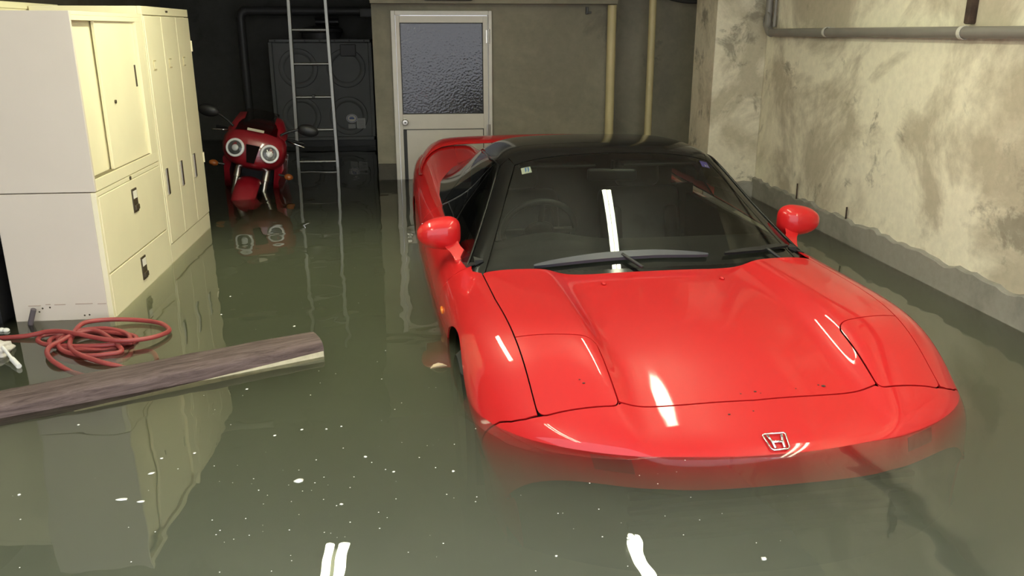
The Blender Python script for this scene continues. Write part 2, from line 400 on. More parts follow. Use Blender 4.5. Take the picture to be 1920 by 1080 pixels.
for y in (4.89, 3.60, 2.0, .6):
    bm = BM(); add_lathe(bm, [(.0275, -.012), (.030, -.012), (.030, .012), (.0275, .012)], 20, T3(0, y-4, .004) @ R3(PI/2)); add_box(bm, (.0, y-4-.012, .026), (.04, y-4+.012, .030))
    obj('clamp', bm, M['pale_clip'], wp)
pipe('conduit', [(2.415, 5.70, 1.76), (2.415, 5.70, CEIL)], .012, M['pipe_grey'], 'thin upright grey conduit beside the pipe elbow')
ring = [(2.385, 5.76 + .055*math.cos(a), 1.80 + .055*math.sin(a)) for a in np.linspace(0, 2*PI, 29)[:-1]]
bm = BM(); add_tube(bm, ring, .005, 8, close=True)
tag(obj('wire_loop', bm, M['pipe_grey'], smooth=True), 'small grey cable loop hanging at the pipe elbow', 'cable')
bm = BM(); add_box(bm, (2.405, 3.585, 1.765), (2.45, 3.625, 1.90), .008); add_box(bm, (2.415, 3.592, 1.90), (2.445, 3.612, 2.0), .004)
tag(obj('pipe_bracket', bm, M['rust'], autosmooth=30), 'rusted black iron bracket on wall above the grey pipe', 'bracket')
for y, h, lb in ((5.12, .095, 'taller rusty rebar stub standing on the wall skirting near the pilaster'), (4.46, .075, 'shorter rusty rebar stub standing on the right wall skirting')):
    bm = BM(); add_tube(bm, [(2.425, y, .685), (2.426, y+.004, .685+h*.5), (2.424, y+.002, .69+h)], .005, 8)
    tag(obj('rebar_stub', bm, M['rust'], smooth=True), lb, 'rebar')
bm = BM(); add_box(bm, (2.13, 5.80, .68), (2.215, 5.862, .735), .006); add_box(bm, (2.145, 5.79, .692), (2.20, 5.80, .722), .003)
tag(obj('junction_box', bm, M['black_trim'], autosmooth=30), 'small black box fixed low on the concrete pilaster', 'box')
# cables under the ceiling at the right recess
pipe('black_cable', cat_spline([(1.95, 7.0, 2.02), (2.05, 6.9, 1.98), (2.16, 6.80, 1.955), (2.3, 6.72, 1.96), (2.42, 6.68, 1.99)], 8), .016, M['black_rubber'], 'sagging black cable high in the corner behind the pilaster', 'cable', seg=10)
bm = BM(); add_box(bm, (.05, 6.66, 1.955), (.42, 6.72, 1.985), .008); add_tube(bm, [(-.2, 6.69, 1.985), (.6, 6.69, 1.985)], .014, 10)
tag(obj('cable_tray', bm, M['black_trim']), 'short black cable trunking on the beam above the door', 'trunking')
bm = BM(); add_box(bm, (1.335, 6.85, 1.86), (1.352, 6.88, 1.915), .003); add_box(bm, (1.345, 6.83, 1.865), (1.375, 6.85, 1.88), .003)
tag(obj('wall_hook', bm, M['dark_metal']), 'small dark hook on back wall left of the pipes', 'hook')
pipe('ceiling_pipe', [(-2.7, 5.25, 1.975), (-1.06, 5.25, 1.975)], .045, M['pipe_grey'], 'grey pipe running high above the locker')

# alcove pipes
ap = empty('alcove_pipe', (-1.83, 9.3, 0), 0, 'dark pipe rising beside the water tank and turning along the top', 'pipe')
pipe('riser', [(0, 0, 0), (0, 0, 1.86)], .045, M['dark_metal'], None, par=ap)
pipe('cross_pipe', [(0.02, 0, 1.93), (1.47, 0, 1.93)], .045, M['dark_metal'], None, par=ap)
pipe('elbow', [(.07*(1-math.cos(a)), 0, 1.86+.07*math.sin(a)) for a in np.linspace(0, PI/2, 8)], .05, M['dark_metal'], None, par=ap)
bm = BM(); add_box(bm, (-.56, 8.6, 1.86), (-.40, 8.75, 1.94), .006)
tag(obj('switch_box', bm, M['dark_metal'], autosmooth=30), 'small dark box high in the alcove corner', 'box')

# ---------------------------------------------------------------- water tank in the alcove
tank = empty('water_tank', (-1.01, 9.06, .62), 0, 'dark grey square panel water tank in the alcove behind the ladder', 'tank')
def part(name, bm, mat, par, **kw): return obj(name, bm, mat, par, **kw)
bm = BM(); add_box(bm, (-.49, .012, .012), (.49, .64, 1.0), .01); part('body', bm, M['tank'], tank)
for lo, hi in (((-.51, -.03, 1.0), (.51, .66, 1.03)), ((-.51, -.03, -.0), (.51, .66, .035))):
    bm = BM(); add_box(bm, lo, hi, .006); part('rim', bm, M['tank'], tank)
for s in (-1, 1):
    bm = BM(); add_box(bm, (s*.505-.018, -.02, .035), (s*.505+.018, .03, 1.0), .005); part('corner_post', bm, M['tank'], tank)
# pressed circles of the panel front
for cx, cz, r in ((-.24, .25, .20), (.25, .25, .20), (-.24, .74, .20), (.25, .74, .20)):
    bm = BM(); add_lathe(bm, [(r, 0), (r-.006, .014), (r-.03, .018), (r-.05, .012), (r-.058, .004), (0, .010)], 36, T3(cx, .012, cz) @ R3(PI/2))
    part('pressed_circle', bm, M['tank'], tank, autosmooth=45)
for k in range(7):
    bm = BM(); add_lathe(bm, [(.010, 0), (.010, .008), (0, .008)], 6, T3(-.45+.15*k, -.03, 1.015) @ R3(PI/2)); part('bolt', bm, M['dark_metal'], tank)
bm = BM(); add_lathe(bm, [(.20, 1.03), (.20, 1.09), (.23, 1.10), (.23, 1.13), (.10, 1.16), (0, 1.165)], 28, T3(-.02, .33, 0)); part('manhole_lid', bm, M['dark_metal'], tank, autosmooth=40)
bm = BM(); add_box(bm, (.20, -.02, .86), (.36, .02, .98), .008); part('float_valve_box', bm, M['dark_metal'], tank)
# stickers
bm = BM(); add_lathe(bm, [(0, .003), (.058, .003), (.058, 0)], 28, T3(.28, -.003, .225) @ R3(PI/2) @ Matrix.Diagonal((1, .78, 1, 1))); st = part('round_sticker', bm, M['label_white'], tank)
blue = plain('sticker_blue', (.05, .10, .35), .5)
bm = BM(); add_lathe(bm, [(.046, .0045), (.052, .0045)], 28, T3(.28, -.003, .225) @ R3(PI/2) @ Matrix.Diagonal((1, .78, 1, 1))); part('sticker_ring', bm, blue, st)
bm = BM(); add_box(bm, (.255, -.008, .218), (.305, -.0065, .232)); add_box(bm, (.262, -.008, .236), (.298, -.0065, .243)); part('sticker_print', bm, blue, st)
bm = BM(); add_box(bm, (.33, -.007, .12), (.42, -.004, .225)); pl = part('rating_plate', bm, plain('pale_grey_plate', (.5, .5, .48), .5), tank)
for k in range(6):
    bm = BM(); add_box(bm, (.34, -.0085, .205-.015*k), (.41, -.007, .209-.015*k)); part('plate_line', bm, M['tank'], pl)
bm = BM(); add_box(bm, (.24, -.007, .12), (.315, -.004, .165)); part('small_plate', bm, plain('grey_plate', (.4, .4, .38), .5), tank)
stand = empty('tank_stand', (-1.01, 9.06, 0), 0, 'dark steel stand in the water under the square tank', 'stand')
for x in (-.46, 0, .46):
    for y in (.08, .58):
        bm = BM(); add_box(bm, (x-.04, y-.04, 0), (x+.04, y+.04, .58), .004); part('leg', bm, M['dark_metal'], stand)
bm = BM(); add_box(bm, (-.52, .0, .55), (.52, .66, .62), .004); part('deck_frame', bm, M['dark_metal'], stand)
pump = empty('valve', (-.95, 9.3, 1.823), 0, 'black shut off valve over the tank lid', 'valve')
bm = BM(); add_tube(bm, [(-.12, 0, 0), (.12, 0, 0)], .035, 12); part('valve_body', bm, M['black_trim'], pump, autosmooth=40)
bm = BM(); add_tube(bm, [(0, 0, 0), (0, 0, .038)], .012, 10); add_tube(bm, [(.05*math.cos(a), .05*math.sin(a), .038) for a in np.linspace(0, 2*PI, 17)[:-1]], .008, 8, close=True); part('hand_wheel', bm, M['dark_metal'], pump)

# ---------------------------------------------------------------- aluminium ladder
lad = empty('ladder', (-.935, 7.60, 0), 0, 'aluminium ladder standing in the water before the tank', 'ladder')
for s in (-1, 1):
    bm = BM(); add_box(bm, (-.014, -.03, 0), (.014, .03, 2.3), .003, mat=T3(s*.182, .02, 0) @ R3(.0, s*-.014, 0)); part('rail', bm, M['alu'], lad)
for k in range(8):
    z = .04 + .2835*k
    bm = BM(); add_tube(bm, [(-.185+.0035*k*.7, .02, z), (.185-.0035*k*.7, .02, z)], .014, 12); part('rung', bm, M['alu'], lad, autosmooth=40)
bm = BM(); add_box(bm, (-.012, -.004, 1.166), (.012, .044, 1.196), .003); part('rung_clip', bm, M['dark_metal'], lad)

# ---------------------------------------------------------------- steel storage: sliding door cabinet on a drawer unit, locker behind
CX = -1.333
def cbox(name, lo, hi, mat, par, bev=.003): bm = BM(); add_box(bm, lo, hi, bev, 2); return obj(name, bm, mat, par)
Y0, Y1, XB = 3.515, 4.392, -1.733
fc = empty('filing_cabinet', (CX, Y0, 0), 0, 'cream steel filing cabinet with two wide drawers standing in the water', 'cabinet')
d = Y1-Y0
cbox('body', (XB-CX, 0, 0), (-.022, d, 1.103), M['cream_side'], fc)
cbox('face_frame', (-.022, 0, 1.085), (0, d, 1.103), M['cream'], fc, .001)
cbox('side_stile', (-.022, 0, .05), (-.001, .020, 1.085), M['cream'], fc, .001)
cbox('side_stile', (-.022, d-.020, .05), (-.001, d, 1.085), M['cream'], fc, .001)
for z0, z1 in ((.754, 1.082), (.42, .748), (.08, .414)):
    dr = cbox('drawer', (-.020, .022, z0), (.001, d-.022, z1), M['cream'], fc, .003)
    zc = z1 - .095 if z0 > .5 else z1 - .085
    h = empty('drawer_handle', (0, 0, 0)); 
    bpy.data.objects.remove(h)
    hp = cbox('drawer_handle', (-.001, d/2-.032, zc-.055), (.006, d/2+.032, zc+.055), M['handle_dark'], dr, .002)
    cbox('label_card', (.0, d/2-.024, zc+.010), (.0075, d/2+.024, zc+.045), M['label_white'], dr, 0)
    cbox('finger_pull', (.0, d/2-.026, zc-.045), (.014, d/2+.026, zc-.020), M['handle_dark'], dr, .004)
bm = BM(); add_lathe(bm, [(0, .004), (.009, .004), (.009, 0)], 14, T3(0, d/2-.02, 1.094-.0) @ R3(0, PI/2)); part('lock', bm, M['handle_dark'], fc)
# faint water line left on the side panel
for a_, l_ in ((-.34, .05), (-.27, .02), (-.235, .045), (-.15, .07), (-.06, .035)):
    cbox('tide_mark', (a_, -.0015, .628+.002*math.sin(a_*40)), (a_+l_, .0005, .631+.002*math.sin(a_*40)), M['tan_mark'], fc, 0)
for a_, z_ in ((-.30, .60), (-.285, .615), (-.12, .578), (-.10, .580), (-.255, .618)):
    bm = BM(); add_ellipsoid(bm, (a_, 0, z_), (.004, .001, .004), 8, 6); part('dirt_spot', bm, M['handle_dark'], fc)
sd = empty('sliding_door_cabinet', (CX, Y0, 1.107), 0, 'cream steel cabinet with two sliding doors stacked on the drawer unit', 'cabinet')
H = .705
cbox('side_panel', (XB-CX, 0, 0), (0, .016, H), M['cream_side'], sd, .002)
cbox('side_panel', (XB-CX, d-.016, 0), (0, d, H), M['cream'], sd, .002)
cbox('top_panel', (XB-CX, .016, H-.016), (0, d-.016, H), M['cream'], sd, .002)
cbox('bottom_panel', (XB-CX, .016, 0), (-.02, d-.016, .016), M['cream'], sd, .002)
cbox('back_panel', (XB-CX, .016, .016), (XB-CX+.008, d-.016, H-.016), M['cream'], sd, 0)
cbox('top_face', (-.02, .016, .670), (0, d-.016, H-.016), M['cream'], sd, .001)
cbox('bottom_face', (-.02, .016, 0), (0, d-.016, .048), M['cream'], sd, .001)
cbox('end_stile', (-.02, d-.105, .048), (0, d-.016, .670), M['cream'], sd, .001)
cbox('sliding_door', (-.050, .018, .045), (-.036, .42, .672), M['cream'], sd, .002)
o = cbox('sliding_door', (-.028, .285, .045), (-.014, d-.108, .672), M['cream'], sd, .002)
cbox('pull', (-.015, d-.160, .375), (-.012, d-.140, .475), M['handle_dark'], o, .001)
bm = BM(); add_lathe(bm, [(0, .006), (.008, .006), (.008, 0)], 14, T3(-.014, .33+.075, .33) @ R3(0, PI/2)); part('lock', bm, M['handle_dark'], o)
cbox('door_track', (-.034, .018, .040), (-.006, d-.108, .050), M['cream_dark'], sd, 0)
# locker
LY0, LY1 = 4.398, 5.245
lk = empty('locker', (CX, LY0, 0), 0, 'tall cream three-door steel locker standing next to the drawer unit', 'locker')
ld = LY1-LY0
cbox('body', (-.515, 0, 0), (-.02, ld, 1.852), M['cream'], lk)
cbox('top_face', (-.02, 0, 1.812), (.002, ld, 1.852), M['cream'], lk, .002)
cbox('plinth', (-.02, 0, 0), (0, ld, .655), M['cream'], lk, .001)
cbox('side_stile', (-.02, 0, .655), (.002, .018, 1.812), M['cream'], lk, .002)
cbox('vent_slot', (-.001, .40, 1.828), (.0035, .44, 1.838), M['handle_dark'], lk, 0)
w3 = (ld-.018)/3
for k in range(3):
    a = .018 + k*w3
    dd = cbox('door', (-.018, a+.002, .66), (.004, a+w3-.002, 1.808), M['cream'], lk, .004)
    cbox('recessed_handle', (.003, a+.05, .915), (.0065, a+.085, 1.05), M['handle_dark'], dd, .001)
    cbox('handle_lip', (.003, a+.036, .915), (.012, a+.050, 1.05), M['chrome_dark'], dd, .002)
    nh = cbox('name_holder', (.003, a+.06, 1.545), (.007, a+.105, 1.595), M['tan_tag'], dd, .001)
    cbox('name_card', (.005, a+.064, 1.552), (.008, a+.101, 1.588), M['cream'], nh, 0)
for z in (1.65, 1.0): 
    bm = BM(); add_tube(bm, [(.004, ld-.006, z-.03), (.004, ld-.006, z+.03)], .007, 8); part('hinge', bm, M['cream'], lk)
# two more cabinets behind, only their tops show
bk = empty('document_cabinet', (-1.86, 3.90, 0), 0, 'tall pale cabinet whose top shows behind the sliding door cabinet', 'cabinet')
cbox('body', (-.40, 0, 0), (0, .86, 1.86), M['cream'], bk, .004); cbox('top_lip', (-.40, -.006, 1.835), (.006, .866, 1.865), M['cream'], bk, .003)
cbox('vent_slot', (-.06, -.008, 1.838), (-.02, -.005, 1.850), M['handle_dark'], bk, 0)
# black box added as shade in the gap beside the cabinets
bn = empty('gap_shade_box', (-2.12, 3.50, 0), 0, 'added black box standing in for shade left of the filing cabinet', 'shade box')
bm = BM(); add_prism(bm, [(-.30, 0), (.34, 0), (.35, .36), (-.30, .36)], 0, .92); part('shade_box_body', bm, M['black_trim'], bn)
cbox('shade_box_lid', (-.31, -.01, .92), (.36, .37, .95), M['black_trim'], bn, .008); cbox('shade_box_rim', (-.305, -.006, .84), (.355, .365, .87), M['black_trim'], bn, .004)
# ---------------------------------------------------------------- spline surface tools (used for the car body)
def bs_basis(n, t):
    """values of the n clamped uniform cubic B-spline basis functions at t in [0,1] -> (len(t), n)"""
    t = np.clip(np.atleast_1d(np.asarray(t, float)), 0, 1 - 1e-9)
    k = np.concatenate([[0]*3, np.linspace(0, 1, n - 2), [1]*3])
    N = ((t[:, None] >= k[None, :-1]) & (t[:, None] < k[None, 1:])).astype(float)
    for d in range(1, 4):
        M = np.zeros((len(t), N.shape[1] - 1))
        for i in range(N.shape[1] - 1):
            a = k[i+d] - k[i]; b = k[i+d+1] - k[i+1]
            if a > 0: M[:, i] += (t - k[i]) / a * N[:, i]
            if b > 0: M[:, i] += (k[i+d+1] - t) / b * N[:, i+1]
        N = M
    return N

class Surf:
    """tensor B-spline sheet; net rows run nose to tail (v), columns centre to sill, mirrored so u runs -1..1"""
    def __init__(self, rows):
        R = np.array(rows, float)
        L = R[:, :0:-1].copy(); L[:, :, 0] *= -1
        self.net = np.concatenate([L, R], axis=1)
        self.nv, self.nu = self.net.shape[:2]
        gu = np.linspace(-1, 1, 161); gv = np.linspace(0, 1, 201)
        U, V = np.meshgrid(gu, gv)
        self.guv = np.stack([U.ravel(), V.ravel()], 1)
        self.gp = self.ev(self.guv)
    def ev(self, uv):
        uv = np.atleast_2d(uv)
        A = bs_basis(self.nu, (uv[:, 0] + 1) / 2); B = bs_basis(self.nv, uv[:, 1])
        return np.einsum('pi,pj,jic->pc', A, B, self.net)
    def nrm(self, uv):
        uv = np.atleast_2d(uv); e = 1e-4
        a = np.clip(uv + [e, 0], [-1, 0], [1, 1]); b = np.clip(uv - [e, 0], [-1, 0], [1, 1])
        c = np.clip(uv + [0, e], [-1, 0], [1, 1]); d = np.clip(uv - [0, e], [-1, 0], [1, 1])
        n = np.cross(self.ev(a) - self.ev(b), self.ev(c) - self.ev(d))
        return n / np.maximum(np.linalg.norm(n, axis=1, keepdims=True), 1e-12)
    def inv(self, pts, axes=(0, 1), side=None):
        """surface parameters of the points whose coordinates on the given two axes are pts"""
        pts = np.atleast_2d(np.asarray(pts, float)); ax = list(axes); out = []
        G = self.gp[:, ax]
        ok = np.ones(len(G), bool)
        if side is not None: ok = (self.guv[:, 0] * side > 0.02)
        Gi = np.where(ok)[0]
        for p in pts:
            uv = self.guv[Gi[np.argmin(((G[Gi] - p)**2).sum(1))]].copy()
            for _ in range(12):
                e = 1e-4
                u0 = np.array([uv, uv + [e if uv[0] < .999 else -e, 0], uv + [0, e if uv[1] < .999 else -e]])
                P = self.ev(u0)[:, ax]
                J = np.stack([(P[1]-P[0])/(u0[1, 0]-uv[0]), (P[2]-P[0])/(u0[2, 1]-uv[1])], 1)
                if abs(np.linalg.det(J)) < 1e-9: break
                st = np.linalg.solve(J, p - P[0]); st = np.clip(st, -.05, .05)
                uv = np.clip(uv + st, [-1, 0], [1, 1])
            out.append(uv)
        return np.array(out)

# ---------------------------------------------------------------- body of the red coupe: tables over distance from the nose
BT = np.array([
 # yc    zc    half   sweep  crown
 [.040, .490, .785, .275, .480],
 [.075, .560, .812, .270, .555],
 [.140, .592, .836, .240, .604],
 [.240, .622, .852, .215, .640],
 [.360, .662, .864, .185, .700],
 [.480, .698, .875, .170, .750],
 [.640, .732, .884, .140, .782],
 [.850, .754, .890, .090, .792],
 [1.10, .766, .893, .045, .795],
 [1.40, .780, .895, .015, .797],
 [1.70, .795, .898, .000, .802],
 [2.00, .805, .904, .000, .806],
 [2.40, .815, .910, .000, .812],
 [2.80, .830, .914, .000, .822],
 [3.20, .855, .915, .000, .836],
 [3.60, .875, .912, .000, .872],
 [4.00, .885, .900, -.02, .920],
 [4.25, .885, .878, -.06, .945],
 [4.40, .860, .845, -.12, .900],
 [4.44, .760, .825, -.16, .740],
 [4.45, .600, .820, -.17, .620]])
def body_rows():
    rows = []
    for yc, zc, hw, sw, cr in BT:
        nose = max(0, min(1, (.16 - yc) / .14))
        low = .20
        tk = 1 - .03*max(0, min(1, (1.5 - yc)/.4))
        fr = [0, .20, .37, .45, .505, .57, .69, .82, .935, 1.0, 1.005*tk, .985*tk, .96*tk]
        d = cr - zc
        z = [zc, zc-.003, zc-.009-.02*d, zc+.12*d-.004, zc+.92*d, zc+1.04*d, zc+1.02*d, cr-.012, cr-.055, cr-.125, cr*.42+.25*.58+.02, .36, low]
        row = []
        for f_, z_ in zip(fr, z):
            g = abs(f_)**2.4
            row.append((f_*hw, yc + sw*g, z_))
        rows.append(row)
    return rows
# canopy: windscreen, roof, side glass
CN = [
 # y_c   row of (x, dy, z)
 (1.20, [(0,0,.725),(.26,.015,.725),(.50,.05,.725),(.66,.10,.725),(.76,.16,.725),(.80,.24,.725),(.82,.30,.72),(.83,.34,.70)]),
 (1.33, [(0,0,.790),(.26,.015,.790),(.48,.05,.789),(.64,.09,.785),(.745,.15,.778),(.79,.22,.768),(.815,.28,.75),(.825,.31,.72)]),
 (1.56, [(0,0,.930),(.25,.015,.930),(.46,.04,.925),(.61,.08,.910),(.705,.12,.870),(.765,.17,.820),(.805,.20,.775),(.822,.22,.73)]),
 (1.80, [(0,0,1.073),(.24,.01,1.072),(.43,.03,1.066),(.565,.05,1.040),(.650,.08,.965),(.735,.11,.870),(.795,.12,.795),(.820,.13,.74)]),
 (2.02, [(0,0,1.180),(.23,.01,1.179),(.41,.02,1.174),(.535,.03,1.145),(.620,.04,1.045),(.715,.06,.915),(.785,.06,.815),(.820,.06,.75)]),
 (2.20, [(0,0,1.203),(.23,0,1.202),(.41,0,1.195),(.525,0,1.165),(.610,0,1.065),(.710,0,.930),(.780,0,.825),(.820,0,.76)]),
 (2.50, [(0,0,1.200),(.23,0,1.198),(.41,0,1.190),(.525,0,1.158),(.610,0,1.065),(.710,0,.935),(.780,0,.835),(.820,0,.77)]),
 (2.75, [(0,0,1.175),(.23,0,1.173),(.40,0,1.163),(.515,0,1.130),(.600,0,1.050),(.700,0,.935),(.775,0,.845),(.818,0,.78)]),
 (3.05, [(0,0,1.120),(.23,0,1.118),(.39,0,1.106),(.50,0,1.070),(.590,0,1.005),(.690,0,.92),(.765,0,.850),(.812,0,.79)]),
 (3.40, [(0,0,1.035),(.22,0,1.033),(.37,0,1.020),(.47,0,.990),(.560,0,.945),(.660,0,.895),(.745,0,.850),(.80,0,.80)]),
 (3.75, [(0,0,.935),(.21,0,.933),(.35,0,.925),(.45,0,.910),(.54,0,.890),(.64,0,.868),(.73,0,.84),(.79,0,.80)]),
 (3.95, [(0,0,.850),(.21,0,.848),(.35,0,.842),(.45,0,.838),(.54,0,.830),(.63,0,.82),(.72,0,.81),(.78,0,.79)]),
]
def canopy_rows():
    return [[(x, y+dy, z) for x, dy, z in r] for y, r in CN]

# ---------------------------------------------------------------- the red coupe
car = empty('sports_car', (1.017, 1.972, 0), math.radians(2.83), 'low red sports coupe with black roof half sunk in the flood water', 'car')
S = Surf(body_rows()); K = Surf(canopy_rows())
SU, SV = 1.5, 4.5
def round_poly(pts, rad, n=6):
    out = []; m = len(pts)
    for i in range(m):
        p = np.array(pts[i][:2], float); a = np.array(pts[i-1][:2], float); b = np.array(pts[(i+1) % m][:2], float)
        r = pts[i][2] if len(pts[i]) > 2 else rad
        if r <= 0: out.append(tuple(p)); continue
        la = np.linalg.norm(a-p); lb = np.linalg.norm(b-p); r = min(r, la*.45, lb*.45)
        s = p + (a-p)/la*r; e = p + (b-p)/lb*r
        for k in range(n+1):
            t = k/n; out.append(tuple((1-t)**2*s + 2*t*(1-t)*p + t*t*e))
    return out
def densify(pts, step=.02, close=True):
    out = []; m = len(pts)
    for i in range(m if close else m-1):
        a = np.array(pts[i], float); b = np.array(pts[(i+1) % m], float)
        k = max(1, int(np.ceil(np.linalg.norm(b-a)/step)))
        out += [tuple(a + (b-a)*j/k) for j in range(k)]
    if not close: out.append(tuple(pts[-1]))
    return out
def inset(pts, g):
    P = np.array(pts, float); A = .5*np.sum(P[:, 0]*np.roll(P[:, 1], -1) - np.roll(P[:, 0], -1)*P[:, 1])
    s = 1 if A > 0 else -1; out = []
    for i in range(len(P)):
        d1 = P[i]-P[i-1]; d2 = P[(i+1) % len(P)]-P[i]
        d1 /= max(np.linalg.norm(d1), 1e-9); d2 /= max(np.linalg.norm(d2), 1e-9)
        n = np.array([-(d1[1]+d2[1]), d1[0]+d2[0]])*s
        l = np.linalg.norm(n); n = n/l if l > 1e-6 else n
        c = max(.5, abs(n @ (np.array([-d1[1], d1[0]])*s)))
        out.append(tuple(P[i] + n*g/c))
    return out
def panel(name, surf, uv, mat, parent, step=.022, thick=.007, lift=0.0):
    """one body panel: the piece of the sheet inside the parameter polygon uv, with a turned-in edge"""
    poly = np.array(uv, float); q = poly*[SU, SV]
    keep = [0]
    for i in range(1, len(q)):
        if np.linalg.norm(q[i]-q[keep[-1]]) > 5e-4: keep.append(i)
    if np.linalg.norm(q[keep[-1]]-q[0]) < 5e-4: keep.pop()
    poly = poly[keep]; q = q[keep]; m = len(q)
    lo, hi = q.min(0), q.max(0)
    gx, gy = np.meshgrid(np.arange(lo[0]+step/2, hi[0], step), np.arange(lo[1]+step/2, hi[1], step)); G = np.stack([gx.ravel(), gy.ravel()], 1)
    ins = np.zeros(len(G), bool); dist = np.full(len(G), 9.)
    for i in range(m):
        a, b = q[i], q[(i+1) % m]
        c = ((a[1] > G[:, 1]) != (b[1] > G[:, 1]))
        with np.errstate(divide='ignore', invalid='ignore'):
            xx = (b[0]-a[0])*(G[:, 1]-a[1])/(b[1]-a[1]) + a[0]
        ins ^= c & (G[:, 0] < xx)
        ab = b-a; t = np.clip(((G-a)@ab)/max(ab@ab, 1e-12), 0, 1)
        dist = np.minimum(dist, np.linalg.norm(G-(a+t[:, None]*ab), axis=1))
    G = G[ins & (dist > step*.35)]
    V = [Vector((float(x), float(y))) for x, y in np.concatenate([q, G])]
    r = geometry.delaunay_2d_cdt(V, [], [list(range(m))], 1, 1e-6)
    ov = np.array([(v.x, v.y) for v in r[0]]); of = [list(f) for f in r[2]]
    A = ov/[SU, SV]; P = surf.ev(A); N = surf.nrm(A); P = P + N*lift
    faces = []
    for f in of:
        n = np.cross(P[f[1]]-P[f[0]], P[f[2]]-P[f[0]])
        faces.append(f if n @ N[f[0]] >= 0 else f[::-1])
    cnt = {}
    for f in faces:
        for i in range(3): cnt[(f[i], f[(i+1) % 3])] = 1
    bnd = [e for e in cnt if (e[1], e[0]) not in cnt]
    verts = [tuple(p) for p in P]; norms = [tuple(n) for n in N]; base = len(verts); idx = {}
    C = P.mean(0)
    for a, b in bnd:
        e = P[b]-P[a]; sn = np.cross(e, N[a]); l = np.linalg.norm(sn); sn = sn/l if l > 1e-9 else N[a]
        for k in (a, b):
            if k not in idx:
                idx[k] = (len(verts), len(verts)+1)
                verts += [tuple(P[k]), tuple(P[k]-N[k]*thick)]; norms += [tuple(sn), tuple(sn)]
        faces.append([idx[a][0], idx[a][1], idx[b][1], idx[b][0]])
    me = bpy.data.meshes.new(name); me.from_pydata(verts, [], faces); me.update()
    me.shade_smooth(); me.normals_split_custom_set_from_vertices(norms)
    return mesh_obj(name, me, mat, parent)
def flip(uv): return [(-a, b) for a, b in uv][::-1]
def plan(surf, pts, side=None, step=.02, close=True): return [tuple(p) for p in surf.inv(densify(pts, step, close), (0, 1), side)]
G = .0024
# hood lids of the pop-up headlamps
LID = [(.435, .600, .045), (.428, .300, .03), (.675, .330, .035), (.696, .655, .004)]
lid = inset(round_poly(LID, .03), G)
for s in (1, -1):
    uv = plan(S, lid, 1)
    o = panel('headlamp_lid', S, uv if s > 0 else flip(uv), M['red'], car)
hr = round_poly([(.428, .318, .006), (.435, .600, .045), (.696, .655, .004), (.715, 1.0, 0), (.722, 1.345, .03), (.50, 1.322, .0), (.25, 1.300, 0), (0, 1.293, 0), (0, .294, 0), (.2, .303, 0)], 0)
right = [p for p in hr if p[0] > 1e-6]; i0 = min(range(len(right)), key=lambda i: (right[i][1]-.303)**2+(right[i][0]-.2)**2)
right = right[i0:] + right[:i0]
hood = right + [(0, 1.293)] + [(-x, y) for x, y in right[::-1]] + [(0, .294)]
panel('hood', S, plan(S, inset(hood, G)), M['red'], car)
# bumper skin in front of the hood
seam = [(.675, .340), (.712, .350), (.752, .372), (.785, .400)]
back = [(.0, .294), (.2, .303), (.420, .317), (.430, .310)] + [tuple(p) for p in round_poly(LID, .03) if p[1] < .36 and .425 < p[0] < .66][1:] + seam[1:]
b_uv = [tuple(p) for p in S.inv(densify([(x, y-G*1.2) for x, y in back], .02, False), (0, 1), None)]
vs_ = b_uv[-1][1]; us_ = b_uv[-1][0]
rightb = b_uv + [(us_+(1-us_)*k/12, vs_+.004*k/12) for k in range(1, 13)] + [(1, vs_*(1-k/4)) for k in range(1, 5)] + [(1-k/40, 0) for k in range(1, 41)]
bump_uv = rightb + [(-a, b) for a, b in rightb[::-1] if a > 1e-6]
panel('front_bumper', S, bump_uv, M['red'], car)
# fascia under the nose edge
def grid_mesh(name, f, nu, nv, mat, parent, flipn=False):
    vs = [f(i/nu, j/nv) for j in range(nv+1) for i in range(nu+1)]
    fs = [(j*(nu+1)+i, j*(nu+1)+i+1, (j+1)*(nu+1)+i+1, (j+1)*(nu+1)+i) for j in range(nv) for i in range(nu)]
    if flipn: fs = [q[::-1] for q in fs]
    me = bpy.data.meshes.new(name); me.from_pydata([tuple(v) for v in vs], [], fs); me.update()
    return mesh_obj(name, me, mat, parent, smooth=True)
edge = S.ev([(-1+2*i/80, 0) for i in range(81)])
def fascia(a, t):
    p = edge[min(80, int(round(a*80)))].copy()
    z0 = p[2]; p[2] = z0 + (.20-z0)*t
    k = max(0, 1-abs(p[0])/.90)**.5
    p[1] += .10*k*math.sin(PI*min(1, t*1.05))
    return p
grid_mesh('air_dam', fascia, 80, 10, M['black_trim'], car, True)
for k in range(5):
    z = .24 + .05*k; bm = BM(); add_box(bm, (-.45, .10, z), (.45, .125, z+.018), .004); part('grille_bar', bm, M['black_trim'], car)
lamp_lens = plain('smoked_marker_lens', (.30, .015, .015), .3)
for s in (-1, 1):
    ux = [np.interp(x, S.ev([(i/200, .03) for i in range(201)])[:, 0], [i/200 for i in range(201)]) for x in (.44, .55)]
    q = [(ux[0], .010), (ux[1], .011), (ux[1], .026), (ux[0], .023)]
    q = densify([(a_*SU, b_*SV) for a_, b_ in q], .02); q = [(a_/SU, b_/SV) for a_, b_ in q]
    panel('bumper_lamp', S, q if s > 0 else flip(q), lamp_lens, car, lift=.002)
